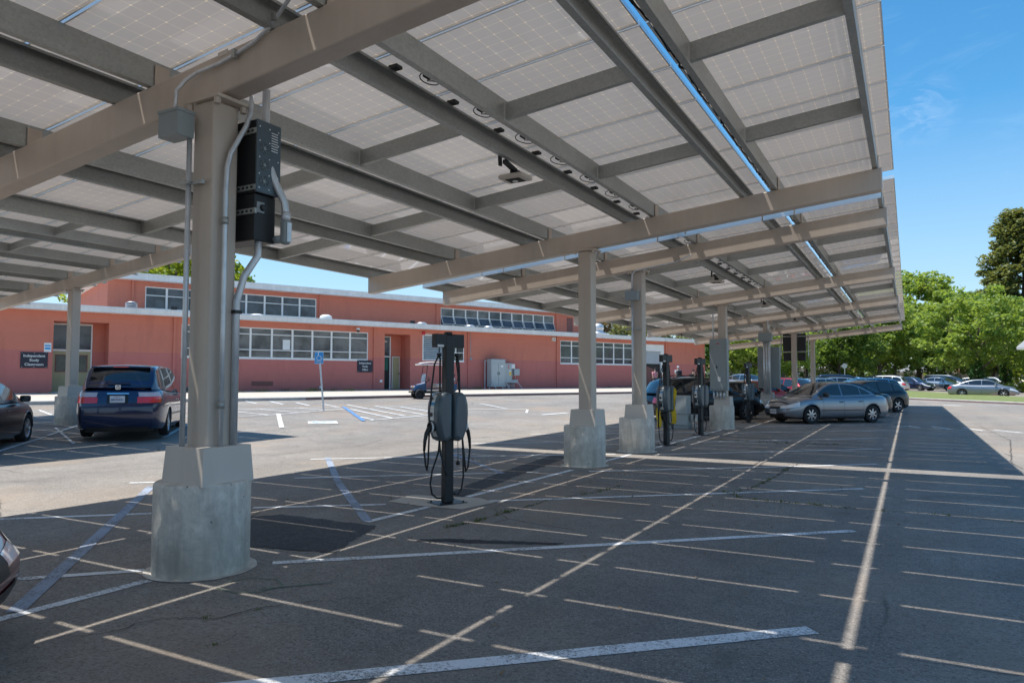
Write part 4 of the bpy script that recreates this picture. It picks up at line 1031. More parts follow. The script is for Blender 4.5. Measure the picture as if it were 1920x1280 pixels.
m = MB(); m.box(.02, .10, .03, .11, -.03, .18); b_ = m.build('elbow_box', M['jbox'], cd, bevel=.03, seg=4); m = MB(); m.box(.101, .108, .045, .095, -.01, .16); m.build('elbow_cover', M['conduit'], b_, bevel=.02, seg=3)
m = MB(); m.tube([(-.06,.05,.02),(.03,.07,.02)], .035, 10); m.build('nipple', M['jbox'], cd)
cd = thing('conduit_run', 'thin conduit bending from the beam onto the right face of the nearest column', 'conduit', (-4.86, 3.93, .98), 0, 'conduits on the nearest column')
m = MB(); m.tube([(.03,.20,2.95),(.05,.17,2.80),(.04,.14,2.68),(.0,.02,2.42),(-.0,-.01,2.30),(0,-.02,2.1),(0,-.02,1.0),(0,-.02,0)], .021, 10); m.build('pipe', M['conduit'], cd)
m = MB()
for z in (1.85, .35): m.tube([(0,-.02,z-.03),(0,-.02,z+.03)], .027, 10)
m.build('couplings', M['galv'], cd)
cd = thing('conduit_run', 'conduit running down from under the inverter at the back right of the nearest column', 'conduit', (-4.885, 4.06, .98), 0, 'conduits on the nearest column')
m = MB(); m.tube([(.085,.14,1.75),(.085,.14,1.6),(.03,.05,1.42),(0,.0,1.2),(0,0,0)], .03, 12); m.build('pipe', M['conduit'], cd); m = MB(); m.box(-.04, .03, -.035, .035, 1.10, 1.13); m.build('strap', M['black'], cd)
jb1 = thing('junction_box', 'square grey junction box on the front of the nearest column', 'junction box', (-5.2, 3.69, 3.50), 0)
m = MB(); m.box(-.125, .125, -.08, .075, 0, .21); m.build('box', M['jbox'], jb1, bevel=.008); m = MB(); m.box(-.132, .132, -.087, .08, .195, .222); m.build('lid', M['jbox'], jb1, bevel=.004)
cd = thing('conduit_run', 'long conduit straight down the left edge of the nearest column from the grey box', 'conduit', (-5.12, 3.755, .86), 0, 'conduits on the nearest column')
m = MB(); m.tube([(0,0,2.64),(0,0,0)], .021, 10); m.build('pipe', M['conduit'], cd)
m = MB(); m.box(-.10, .16, -.0, .03, 2.26, 2.29); m.box(-.04, .04, -.035, 0, 2.262, 2.288); m.build('strut_clamp', M['galv'], cd)
cd = thing('conduit_run', 'conduit climbing in a long curve along the face of the big near beam', 'conduit', (-5.24, 3.8, 3.70), 0, 'conduits on the nearest column')
m = MB(); pts = [(-5.24,3.70,3.70),(-5.24,3.71,3.92),(-5.21,3.77,4.02),(-5.10,3.80,4.075),(-4.85,3.81,4.10),(-4.65,3.815,4.14),(-4.45,3.815,4.19),(-4.28,3.815,4.27),(-4.12,3.815,4.40),(-4.02,3.815,4.49),(-4.0,3.86,4.52),(-4.0,4.1,4.54)]
m.tube([(x+5.24, y-3.8, z-3.70) for x, y, z in pts], .016, 10); m.build('pipe', M['conduit'], cd)
for a_ in ((.56, .60, -.015, .02, .40, .47), (1.0, 1.04, -.015, .02, .60, .66)): m = MB(); m.box(*a_); m.build('pipe_clamp', M['galv'], cd)

o = thing('beam_plate', 'small pale data plate stuck on the face of the big near beam', 'plate', (-4.84, 3.836, 4.19)); m = MB(); m.hexa([(-.06,0,-.02),(.06,0,-.008),(.06,.002,-.008),(-.06,.002,-.02)], [(-.06,0,.02),(.06,0,.032),(.06,.002,.032),(-.06,.002,.02)]); m.build('plate', M['beige_cover'], o)
# gear on the farther columns
o = thing('junction_box', 'grey junction box with conduit on the third column', 'junction box', (-5.1, 14.44, 3.20)); m = MB(); m.box(-.14, .14, -.09, .05, 0, .2); m.build('box', M['jbox'], o, bevel=.008)
m = MB(); m.tube([(0,-.02,0),(0,-.02,-2.2)], .02, 8); m.tube([(0,-.02,.2),(0,-.02,.55),(.06,0,.63),(.35,.03,.68),(.9,.05,.75),(1.25,.05,.88)], .018, 8); m.build('conduit', M['conduit'], o)
m = MB(); m.box(-.16, .16, -.01, .04, -.62, -.59); m.build('strut_clamp', M['galv'], o)
o = thing('panel_board', 'large grey electrical panel strapped to the front of the fourth column', 'electrical panel', (-5.08, 22.22, 1.18)); m = MB(); m.box(-.26, .26, -.14, .14, 0, 1.58); b_ = m.build('housing', M['jbox'], o, bevel=.01)
m = MB(); m.box(-.23, .23, -.155, -.142, .06, 1.50); m.build('door', M['jbox'], b_, bevel=.004); m = MB(); m.box(-.05, .04, -.160, -.1555, 1.42, 1.45, 0); m.box(-.02, .07, -.160, -.1555, .28, .42, 1); m.build('labels', [M['red'], M['white']], b_); m = MB(); m.box(-.06, -.03, -.175, -.157, .68, .76); m.build('latch', M['black'], b_)
m = MB()
for x in (-.17,-.07,.03,.13): m.tube([(x,0,0),(x,0,-.25)], .03, 8)
m.tube([(-.2,.1,1.58),(-.2,.1,2.4)], .02, 8); m.build('conduits', M['conduit'], o)
o = thing('panel_board', 'wide grey box with three conduits on the fifth column', 'electrical panel', (-5.03, 30.1, 3.05)); m = MB(); m.box(-.27, .25, -.12, .12, 0, .34); m.build('housing', M['jbox'], o, bevel=.01)
m = MB()
for x in (-.07, .03, .12): m.tube([(x,-.03,0),(x,-.03,-2.1)], .035, 8)
m.tube([(-.18,0,.34),(-.18,0,.5),(-.26,0,.62),(-.6,.1,.7)], .025, 8); m.tube([(.1,0,.34),(.1,0,.85)], .025, 8); m.build('conduits', M['conduit'], o)
o = thing('panel_board', 'tall dark grey panel fixed to the back of the fifth column', 'electrical panel', (-5.03, 30.75, 1.15)); m = MB(); m.box(-.42, .44, -.12, .12, 0, 1.7); m.build('housing', M['jbox'], o, bevel=.01); m = MB(); m.box(-.40, .42, -.135, -.121, .03, 1.67); m.build('door', M['jbox'], o, bevel=.004)
for x, lab in ((-.34, 'left black inverter high on the sixth column'), (.34, 'right black inverter high on the sixth column')):
    o = thing('inverter', lab, 'inverter', (-5.03+x, 38.45, 2.45), 0, 'black inverters on the sixth column'); m = MB(); m.box(-.2, .2, -.15, .15, .48, 1.35); m.build('upper_housing', M['black'], o, bevel=.02); m = MB(); m.box(-.18, .18, -.14, .14, 0, .40); m.build('lower_housing', M['black'], o, bevel=.02)
    m = MB(); m.box(-.3, .3, -.18, -.155, 1.2, 1.25); m.box(-.3, .3, -.18, -.155, .43, .47); m.build('strut_rail', M['galv'], o); m = MB(); m.tube([(x*.9,0,1.5),(x*.9,0,.3),(x*.9,0,.1)], .03, 8); m.build('conduit', M['conduit'], o)
# pad cabinet between the chargers and the dark wagon
o = thing('ground_cabinet', 'pale grey ground cabinet on the asphalt behind the second and third chargers', 'cabinet', (-6.3, 22.0, 0), R(-4))
m = MB(); m.box(-.33, .33, -.2, .2, .45, 1.02); m.build('upper_housing', M['cabinet'], o, bevel=.015); m = MB(); m.box(-.36, .36, -.23, .23, .12, .44); m.build('lower_housing', M['cabinet'], o, bevel=.015); m = MB(); m.box(-.36, .36, -.22, .22, 0, .12); m.build('plinth', M['jbox'], o, bevel=.01); m = MB(); m.box(.42, .62, -.1, .1, .25, .45); m.bar((.52,0,0),(.52,0,.25), .04, .04); m.build('side_box', M['cabinet'], o)

# canopy lights under the fourth purlin pair
def fixture(x, y, lab):
    z = zb(x)+BD-.02
    o = thing('canopy_light', lab, 'light fixture', (x, y, z-.12), 0, 'light fixtures under the purlins')
    m = MB(); m.box(-.18, .18, -.15, .15, -.06, 0, 0); m.build('housing', M['beige_cover'], o, bevel=.03, seg=3)
    m = MB(); m.box(-.10, .10, -.09, .09, -.066, -.061, 0); m.lathe([(.04, -.078), (.03, -.067)], 12, 1); m.build('lens', [M['darkin'], M['white']], o)
    m = MB(); m.box(-.05, .05, -.05, .05, 0, .06); m.bar((-.0,0,.06),(.0,-.28,.11), .05, .05); m.bar((-.06,-.28,.06),(-.06,-.30,.42), .03, .05); m.build('bracket', M['black'], o)
    return o
for x, y, l in ((-4.32, 7.85, 'canopy light hanging under the near canopy, largest in view'), (-4.36, 18.9, 'canopy light in the first bay of the second canopy'), (-4.36, 26.0, 'canopy light in the second bay of the second canopy'), (-4.36, 33.6, 'canopy light in the third bay of the second canopy'), (-4.36, 41.8, 'farthest canopy light of the second canopy')): fixture(x, y, l)

# two black leads looping across the gap between the canopies
for dx_, l_ in ((0, 'left black lead looping across the gap between the two canopies'), (.09, 'right black lead looping across the gap between the two canopies')):
    o = thing('cable_loop', l_, 'cable', (-4.0+dx_, 12.6, 4.38), 0, 'leads crossing the canopy gap'); m = MB(); m.tube([(0,-.65,.22),(0,-.3,.12),(.0,.1,-.0),(-.02,.6,-.02),(-.05,1.1,.08),(-.12,1.6,.16)], .014, 8); m.build('lead', M['rubber'], o)
# ------------------------------------------------------------------ vehicles
def ci(x, xs, ys):
    """smooth interpolation (cubic hermite, monotone-ish)"""
    if x <= xs[0]: return ys[0]
    if x >= xs[-1]: return ys[-1]
    for i in range(len(xs)-1):
        if x <= xs[i+1]:
            h = xs[i+1]-xs[i]; t = (x-xs[i])/h
            def sl(j):
                if j == 0 or j == len(xs)-1: return 0 if len(xs) > 2 and False else (ys[min(j+1, len(xs)-1)]-ys[max(j-1, 0)])/(xs[min(j+1, len(xs)-1)]-xs[max(j-1, 0)])
                d0 = (ys[j]-ys[j-1])/(xs[j]-xs[j-1]); d1 = (ys[j+1]-ys[j])/(xs[j+1]-xs[j])
                return 0 if d0*d1 <= 0 else 2*d0*d1/(d0+d1)
            m0, m1 = sl(i)*h, sl(i+1)*h
            return (2*t**3-3*t*t+1)*ys[i]+(t**3-2*t*t+t)*m0+(-2*t**3+3*t*t)*ys[i+1]+(t**3-t*t)*m1
M['tyre'] = simple('tyre_rubber', (.018, .018, .019), .8, 0, .2, 8); M['rim'] = simple('alloy_rim', (.50, .51, .53), .28, .85, .05); M['trim'] = simple('black_trim', (.012, .012, .013), .45)
M['cglass'] = glass_dark('car_glass'); M['lamp'] = simple('headlight_lens', (.82, .84, .88), .08, .0, .15, 12, coat=1); M['tail'] = simple('tail_light_red', (.85, .02, .025), .15, 0, .1, coat=1); M['plate'] = simple('license_plate', (.72, .72, .74), .5); M['plateblue'] = simple('plate_lettering', (.02, .03, .12), .5)
M['tailwhite'] = simple('tail_light_white', (.62, .52, .54), .15, 0, .1, coat=1)
LV = [0, .08, .3, .55, .78, .92, 1.0]; YK = [.93, .965, .99, 1.0, .985, .96, .915]
class Car:
    def __init__(s, L, W, H, wb, rw, deck, roof, tum=.42, ends=(.14, .10), sill=.20, fo=.47, beltdrop=.05, curv=(.14, .10), nose=9, wref=.30):
        s.L, s.W, s.H, s.wb, s.rw, s.deck, s.roof, s.tum, s.ends, s.sill, s.bd, s.curv, s.nose, s.wref = L, W, H, wb, rw, deck, roof, tum, ends, sill, beltdrop, curv, nose, wref
        rear = L - wb; s.xf = L/2 - rear*fo; s.xr = s.xf - wb; s.ra = rw*1.13
    def w(s, x): u = abs(x)/(s.L/2); return s.W/2*(1 - s.wref*u**s.nose - .035*u*u)
    def zt(s, x): return ci(x, *s.deck)
    def zs(s, x): return s.zt(x) - .075
    def zlo(s, x):
        u = abs(x)/(s.L/2); z = s.sill + .05*u**6
        for xw in (s.xf, s.xr):
            d = x-xw
            if abs(d) < s.ra: z = max(z, s.rw + math.sqrt(s.ra**2-d*d))
        return z
    def P(s, x, t, off=0, side=1, free=False):
        z0 = s.sill; z1 = s.zs(x); z = z0+(z1-z0)*t
        if not free: z = max(z, min(s.zlo(x), z1-.02))
        k = ci(t, LV, YK); u = x/(s.L/2); e = s.ends[0] if u > 0 else s.ends[1]
        # the nose and tail tuck in at the top and below the bumper
        sh = -e*abs(u)**8*(max(0, t-.55)/.45)**1.6 - .06*abs(u)**8*max(0, .3-t)/.3
        return Vector((x + math.copysign(1, u)*sh, side*(s.w(x)*k+off), z))
    def zr(s, x): return ci(x, *s.roof)
    def gx(s): return s.roof[0][0], s.roof[0][-1]
    def yb(s, x): return s.w(x)*.915 - .012
    def gside(s, x, z): return s.yb(x) - (z - (s.zt(x)-s.bd))*s.tum
    def cv(s, x):
        a, b = s.gx(); m = (x-a)/(b-a); return -s.curv[0]*max(0, (m-.55)/.45)**1 if m > .55 else s.curv[1]*max(0, (.45-m)/.45)
    def T(s, x, f, off=0):
        z = s.zr(x); zb_ = s.zt(x)-s.bd; r = min(.09, max(.001, (z-zb_))*.5); y = max(.05, s.gside(x, z-r)-r*.55)
        dx = .01; sl = (s.zr(x+dx)-s.zr(x-dx))/(2*dx); n = Vector((-sl, 0, 1)).normalized()
        return Vector((x + s.cv(x)*f*f, y*f, z - .035*f*f*min(1, (z-zb_)/.3))) + n*off
    def G(s, x, z, off=0, side=1):
        y = s.gside(x, z); f = y/max(.1, s.gside(x, z)); return Vector((x + s.cv(x), side*(y+off), z + off*s.tum))
def wheel_mesh(rw, wd=.20, spokes=6, rim=.62, style=0):
    t = MB(); h = wd/2
    t.lathe([(rw*rim, -h*.8), (rw*.80, -h), (rw*.95, -h*.92), (rw, -h*.6), (rw, h*.6), (rw*.95, h*.92), (rw*.80, h), (rw*rim, h*.8)], 36, 0, 'y', caps=False)
    r = MB(); q = rw*rim
    r.lathe([(q, -h*.85), (q*.95, -h*.6), (q*.93, h*.3), (q*.95, h*.7), (q*1.02, h*.86)], 32, 0, 'y', caps=False)
    r.lathe([(q*.93, -h*.1), (.01, -h*.1)], 24, 1, 'y', caps=False)
    for k in range(spokes):
        a = 2*math.pi*k/spokes + .3; ca, sa = math.cos(a), math.sin(a)
        wd0, wd1 = (q*.20, q*.13) if style == 0 else (q*.30, q*.22)
        def pt(rr, ww, y): return (rr*ca - ww*sa, y, rr*sa + ww*ca)
        r.hexa([pt(q*.16, -wd0/1.2, h*.45), pt(q*.97, -wd1, h*.45), pt(q*.97, wd1, h*.45), pt(q*.16, wd0/1.2, h*.45)], [pt(q*.16, -wd0/1.4, h*.80), pt(q*.97, -wd1*.8, h*.74), pt(q*.97, wd1*.8, h*.74), pt(q*.16, wd0/1.4, h*.80)])
    r.lathe([(q*.26, h*.4), (q*.24, h*.86), (q*.1, h*.9), (.005, h*.9)], 16, 0, 'y', caps=False)
    return t, r
def wheel_parts(parent, pts, rw, wd, spokes, style, rimmat='rim', front=(), steer=0):
    tm, rm = wheel_mesh(rw, wd, spokes, style=style); te = tm.mesh('tyre', M['tyre']); re = rm.mesh('rim', [M[rimmat], M['trim']])
    for i, (x, y) in enumerate(pts):
        e = bpy.data.objects.new('wheel', te); COL.objects.link(e); e.parent = parent; e.location = (x, y, rw)
        e.rotation_euler = (0, random.uniform(0, 6), 0 if y > 0 else math.pi)
        if i in front: e.rotation_euler[2] += steer
        r = bpy.data.objects.new('rim', re); COL.objects.link(r); r.parent = e
def build_car(c, name, label, cat, paint, spec):
    o = thing(name, label, cat)
    N = spec.get('N', 72); xs = [-c.L/2 + c.L*i/N for i in range(N+1)]
    for xw in (c.xf, c.xr): xs += [xw-c.ra, xw+c.ra, xw-c.ra*.97, xw+c.ra*.97, xw-c.ra*.85, xw+c.ra*.85]
    xs = sorted(set(round(x, 4) for x in xs)); body = MB(); TL = [0, .08, .2, .32, .45, .58, .7, .8, .88, .94, 1.0]
    def sec(x, side):
        P = [c.P(x, t, 0, side) for t in TL]; top = P[-1]; zt = c.zt(x); u = abs(x)/(c.L/2); y0 = abs(top.y)
        for f, g in ((.93, .42), (.75, .76), (.4, .95), (0, 1)): P.append(Vector((top.x, side*y0*f, top.z+(zt-top.z)*g)))
        return P
    for side in (1, -1):
        body.grid([sec(x, side) for x in xs], 0, True, flip=(side > 0))
    for sg in (1, -1):        # nose and tail caps, slightly bowed
        x = sg*c.L/2; S = [c.P(x, t, 0, 1) for t in TL]; bow = .10
        fs = [-1, -.85, -.6, -.3, 0, .3, .6, .85, 1]
        body.grid([[Vector((p.x + sg*bow*(1-f*f)*.5, p.y*f, p.z)) for f in fs] for p in S], 0, True, flip=(sg < 0))
        p = S[-1]; zt = c.zt(x)
        body.grid([[Vector((p.x+sg*bow*(1-f*f)*.5, p.y*f, p.z)) for f in fs], [Vector((p.x-sg*.03, p.y*f, p.z+(zt-p.z)*(1-f*f*.9))) for f in fs]], 0, True, flip=(sg < 0))
    # greenhouse shell
    a, b = c.gx(); ng = 34; gxs = [a+(b-a)*i/ng for i in range(ng+1)]
    for side in (1, -1):
        rows = []
        for x in gxs:
            z = c.zr(x); zb_ = c.zt(x)-c.bd; r = min(.09, max(.001, z-zb_)*.5); row = []
            for t in (0, .33, .66, 1): zz = zb_+(z-r-zb_)*t; row.append(c.G(x, zz, 0, side))
            e = row[-1]; t1 = c.T(x, side*1.0)
            row.append(Vector(((e.x+t1.x)/2, (e.y*.62+t1.y*.38), e.z+(t1.z-e.z)*.55)))
            for f in (1, .85, .6, .3, 0): row.append(c.T(x, side*f))
            rows.append(row)
        body.grid(rows, 0, True, flip=(side > 0))
    bo = body.build('body', paint, o); bo.data.materials[0] = paint
    # underbody, wheel-well liners
    ub = MB(); wi = c.W/2-.27; ub.box(-c.L/2+.25, c.L/2-.25, -wi, wi, .17, c.sill+.30)
    for xw in (c.xf, c.xr):
        for side in (1, -1):
            n_ = 14; rows = []
            for i in range(n_+1):
                an = math.pi*i/n_; xx = xw+c.ra*math.cos(an); zz = c.rw+c.ra*math.sin(an); rows.append([(xx, side*(c.w(xw)*.985), zz), (xx, side*(c.W/2-.30), zz)])
            ub.grid(rows, 0, True); yy = side*(c.W/2-.30); ub.add([(r[1][0], yy, r[1][2]) for r in rows], [tuple(range(n_+1))], 0)
    ub.build('underbody', M['trim'], o)
    # windows
    def sidewin(x0, x1, lo=.035, hi=.075, cut=None, name='side_window'):
        for side in (1, -1):
            m = MB(); n_ = 12; rows = []
            for i in range(n_+1):
                x = x0+(x1-x0)*i/n_; zb_ = c.zt(x)-c.bd+lo+.03; zt_ = c.zr(x)-hi
                if cut: zt_ = min(zt_, cut(x))
                if zt_ < zb_+.004: zt_ = zb_+.004
                rows.append([c.G(x, zb_+(zt_-zb_)*t, .004, side) for t in (0, .33, .66, 1)])
            m.grid(rows, 0, True, flip=(side > 0)); m.build(name, M['cglass'], o)
    for w_ in spec['side']: sidewin(*w_)
    def topwin(x0, x1, f0, name, fr=lambda m: 1):
        m = MB(); n_ = 12; m.grid([[c.T(x0+(x1-x0)*i/n_, f, .005) for f in np.linspace(-f0, f0, 13)] for i in range(n_+1)], 0, True, flip=True); m.build(name, M['cglass'], o)
    topwin(*spec['wind'], .90, 'windshield'); topwin(*spec['rear'], spec.get('rearf', .88), 'rear_window')
    # seams
    for side in (1, -1):
        for x in spec['seams']:
            sm2 = MB()
            for t0, t1 in zip(np.linspace(.08, .98, 8)[:-1], np.linspace(.08, .98, 8)[1:]):
                P = [c.P(x-.004, t0, .0025, side), c.P(x+.004, t0, .0025, side), c.P(x+.004, t1, .0025, side), c.P(x-.004, t1, .0025, side)]
                sm2.add(P, [(0,1,2,3)], 0)
            sm2.build('door_seam', M['trim'], o)
        if spec.get('mold', True):
            X = np.linspace(c.xr+c.ra+.04, c.xf-c.ra-.04, 10)
            sm2 = MB()
            for x0, x1 in zip(X[:-1], X[1:]): sm2.add([c.P(x0, .36, .004, side, True), c.P(x1, .36, .004, side, True), c.P(x1, .40, .004, side, True), c.P(x0, .40, .004, side, True)], [(0,1,2,3)], 0)
            sm2.build('side_molding', M['trim'], o); sm2 = MB()
            for x0, x1 in zip(X[:-1], X[1:]): sm2.add([c.P(x0, .02, .004, side, True), c.P(x1, .02, .004, side, True), c.P(x1, .06, .004, side, True), c.P(x0, .06, .004, side, True)], [(0,1,2,3)], 0)
            sm2.build('sill_trim', M['trim'], o)
    for side in (1, -1):
        for x in spec['handles']:
            p = c.P(x, .80, .0, side); m = MB(); m.box(-.09, .09, -.012, .018, -.014, .014); h = m.build('door_handle', spec.get('handlemat', paint), o, bevel=.008); h.location = p; h['paint'] = 1
        p = c.P(spec['mirror'], 1.0, 0, side); m = MB(); m.box(-.06, .07, -.10, .10, -.065, .075); mi = m.build('mirror', spec.get('mirrormat', paint), o, bevel=.035, seg=3); mi.location = (p.x, p.y+side*.13, p.z+.10); mi['paint'] = 1
        m = MB(); m.box(-.068, -.0605, -.08, .08, -.045, .055); m.build('mirror_glass', M['cglass'], mi)
    def wrap(sg, side, l, t0, t1, inner, tin0=None, tin1=None, n1=7, n2=5, off=.006, xtop=0):
        """patch wrapping from the flank round the corner onto the end cap"""
        rows = []; xe = sg*c.L/2
        for i in range(n1):
            x = xe - sg*l*(1-i/(n1-1)); k = i/(n1-1)
            rows.append([c.P(x + sg*xtop*(0), t0+(t1-t0)*q, off*1.0, side, True) + Vector((sg*off*k, 0, 0)) for q in (0, .33, .66, 1)])
        for i in range(1, n2+1):
            f = 1 - (1-inner)*i/n2; k = i/n2; a0 = t0+((tin0 if tin0 is not None else t0)-t0)*k; a1 = t1+((tin1 if tin1 is not None else t1)-t1)*k; row = []
            for q in (0, .33, .66, 1):
                p = c.P(xe, a0+(a1-a0)*q, 0, side, True); row.append(Vector((p.x + sg*(.05*(1-f*f)+off), p.y*f, p.z)))
            rows.append(row)
        return rows
    def lampobj(name, mat, *a, **k):
        for side in (1, -1):
            m = MB(); m.grid(wrap(a[0], side, *a[1:], **k), 0, True, flip=(side*a[0] > 0)); m.build(name, mat, o)
    for (nm, mt, args, kw) in spec['lamps']: lampobj(nm, M[mt], *args, **kw)
    def cap(sg, f0, f1, t0, t1, name, mat, off=.008):
        m = MB(); xe = sg*c.L/2
        m.grid([[(lambda p, f: Vector((p.x+sg*(.05*(1-f*f)+off), p.y*f, p.z)))(c.P(xe, t0+(t1-t0)*q, 0, 1, True), f) for q in (0, .5, 1)] for f in np.linspace(f0, f1, 9)], 0, True, flip=(sg < 0)); return m.build(name, mat, o)
    for a_ in spec['caps']: cap(a_[0], a_[1], a_[2], a_[3], a_[4], a_[5], M[a_[6]])
    for sg, t in spec['plates']:
        p = c.P(sg*c.L/2, t, 0, 1, True); m = MB(); m.box(-.012, .012, -.155, .155, -.08, .08); pl = m.build('license_plate', M['plate'], o, bevel=.004); pl.location = (p.x+sg*.075, 0, p.z)
        o['plate%d' % sg] = 1
    wy = c.W/2-.125; wheel_parts(o, [(c.xf, wy), (c.xf, -wy), (c.xr, wy), (c.xr, -wy)], c.rw, .21, spec.get('spokes', 6), spec.get('style', 0), spec.get('rim', 'rim'))
    if spec.get('rack'):
        m = MB(); a, b = spec['rack']
        for side in (1, -1):
            y = side*.50; m.tube([(a, y, c.zr(a)-.02), (a+.06, y, c.zr(a)+.05), ((a+b)/2, y, c.zr((a+b)/2)+.06), (b-.06, y, c.zr(b)+.05), (b, y, c.zr(b)-.02)], .016, 8)
        m.build('roof_rack', M['trim'], o)
    return o
def paint_of(o, mat):
    """repaint one copied car: its body, mirrors and handles"""
    for ch in o.children:
        if ch.name.split('.')[0] in ('body', 'mirror', 'door_handle') and ch.material_slots:
            if ch.name.startswith('body') or ch.get('paint'): ch.material_slots[0].link = 'OBJECT'; ch.material_slots[0].material = mat
PT = {}
def paint(n, col, metal=.3):
    PT[n] = PT.get(n) or carpaint(n+'_paint', col, metal)
    if max(col) < .03: PT[n].node_tree.nodes['Principled BSDF'].inputs['Coat Weight'].default_value = .45
    return PT[n]
for n, c_, mt in (('silver_grey', (.24, .26, .29), .7), ('navy', (.006, .019, .068), .45), ('black', (.008, .009, .012), .3), ('dark_green', (.008, .02, .022), .3), ('maroon', (.15, .014, .024), .4), ('red', (.42, .012, .02), .3),
                  ('blue', (.03, .14, .34), .5), ('light_blue', (.18, .38, .58), .6), ('silver', (.50, .52, .55), .8), ('white', (.75, .75, .74), 0), ('dark_blue', (.03, .045, .10), .5), ('tan', (.35, .30, .24), .6), ('slate', (.08, .10, .12), .6)): paint(n, c_, mt)
# --- prototypes: x forward
sedan = Car(4.45, 1.72, 1.44, 2.62, .312, ([-2.23,-1.9,-1.4,-1.1,0,.75,1.2,1.7,2.0,2.23],[.90,.975,.99,.98,.955,.965,.945,.885,.83,.75]), ([-1.62,-1.35,-1.0,-.55,0,.35,.75,1.15,1.42],[.95,1.10,1.28,1.405,1.435,1.42,1.31,1.09,.93]))
sedan_spec = dict(side=[(-1.38,-.88,.035,.085),(-.84,-.03,.035,.085),(.03,1.18,.035,.085)], wind=(.42,1.33), rear=(-1.5,-.68), seams=[.88,-.0,-.85], handles=[.12,-.72], mirror=.84, mirrormat=M['trim'], handlemat=M['trim'],
    lamps=[('headlight','lamp',(1,.40,.68,.93,.50),dict(tin0=.66,tin1=.86)), ('tail_light','tail',(-1,.22,.64,.96,.62),{})],
    caps=[(1,-.5,.5,.66,.80,'grille','trim'),(1,-.80,.80,.10,.30,'intake','trim'),(1,-.42,.42,.82,.86,'badge_bar','chrome')], plates=[(1,.44),(-1,.62)], spokes=7, style=0)
van = Car(5.1, 1.94, 1.75, 3.0, .335, ([-2.55,-2.4,-1.0,.8,1.4,2.0,2.35,2.55],[1.19,1.20,1.14,1.08,1.03,.92,.82,.70]), ([-2.52,-2.45,-2.30,-2.1,-1.2,0,.6,1.1,1.6,1.95],[1.20,1.30,1.57,1.71,1.76,1.74,1.69,1.50,1.19,.98]), tum=.27, ends=(.14,.10), curv=(.16,.07), nose=11, wref=.20)
van_spec = dict(side=[(-2.22,-1.25,.03,.10),(-1.20,-.15,.03,.10),(-.10,1.45,.03,.10)], wind=(.75,1.85), rear=(-2.49,-2.19), rearf=.93, seams=[1.05,-.12,-1.25], handles=[.05,-.3], mirror=1.12, 
    lamps=[('headlight','lamp',(1,.38,.64,.90,.52),dict(tin0=.62,tin1=.84)), ('tail_light','tail',(-1,.26,.70,.86,.56),dict(tin1=.85)), ('tail_light_clear','tailwhite',(-1,.25,.86,.97,.60),dict(off=.009))],
    caps=[(1,-.5,.5,.62,.80,'grille','trim'),(1,-.8,.8,.10,.30,'intake','trim'),(-1,-.9,.9,.02,.10,'bumper_skirt','trim'),(-1,-.92,.92,.42,.436,'bumper_seam','trim'),(-1,-.30,.30,.69,.92,'plate_recess','trim'),(-1,-.32,.32,.925,.955,'tailgate_handle','chrome')], plates=[(-1,.80)], spokes=7, style=0, mold=True)
wagon = Car(4.70, 1.78, 1.62, 2.67, .345, ([-2.35,-2.2,-1.0,.6,1.1,1.7,2.1,2.35],[.98,1.03,1.02,1.0,.99,.95,.88,.74]), ([-2.30,-2.18,-1.95,-1.6,-.6,.1,.5,.95,1.3],[1.0,1.15,1.44,1.56,1.61,1.60,1.52,1.25,1.0]), tum=.33, curv=(.14,.08), sill=.24, nose=10, wref=.24)
wagon_spec = dict(side=[(-2.08,-1.28,.03,.09),(-1.22,-.38,.03,.09),(-.32,.98,.03,.09)], wind=(.28,1.2), rear=(-2.27,-1.95), seams=[.72,-.36,-1.24], handles=[-.22,-1.1], mirror=.66,
    lamps=[('headlight','lamp',(1,.32,.66,.88,.55),{}), ('tail_light','tail',(-1,.20,.62,.92,.68),{})],
    caps=[(1,-.5,.5,.60,.82,'grille','trim'),(1,-.8,.8,.10,.32,'intake','trim'),(-1,-.9,.9,.02,.14,'bumper_skirt','trim')], plates=[(-1,.55),(1,.42)], spokes=7, style=0, rack=(-1.9,.15))
hatch = Car(4.35, 1.77, 1.48, 2.62, .325, ([-2.17,-2.05,-1.5,0,.8,1.3,1.8,2.17],[.92,1.02,1.0,.94,.95,.93,.86,.68]), ([-2.10,-1.9,-1.5,-1.0,-.4,.1,.55,1.0,1.32],[1.0,1.16,1.32,1.42,1.475,1.47,1.37,1.13,.94]), tum=.40, curv=(.15,.10))
hatch_spec = dict(side=[(-1.75,-1.15,.05,.09),(-1.1,-.28,.04,.09),(-.22,1.08,.035,.09)], wind=(.28,1.2), rear=(-1.98,-1.3), seams=[.75,-.25,-1.12], handles=[-.1,-.98], mirror=.72,
    lamps=[('headlight','lamp',(1,.42,.66,.88,.55),{}), ('tail_light','tail',(-1,.26,.68,.92,.55),{})],
    caps=[(1,-.5,.5,.60,.80,'grille','trim'),(1,-.8,.8,.08,.34,'intake','trim')], plates=[(-1,.55),(1,.42)], spokes=5, style=0, mold=False)
msedan = Car(4.78, 1.84, 1.46, 2.80, .335, ([-2.39,-2.1,-1.6,-1.2,0,.9,1.4,1.9,2.2,2.39],[.92,1.03,1.05,1.03,.99,.99,.96,.89,.80,.68]), ([-1.85,-1.5,-1.0,-.5,0,.4,.85,1.25,1.55],[1.04,1.17,1.34,1.435,1.46,1.44,1.32,1.11,.96]), tum=.42)
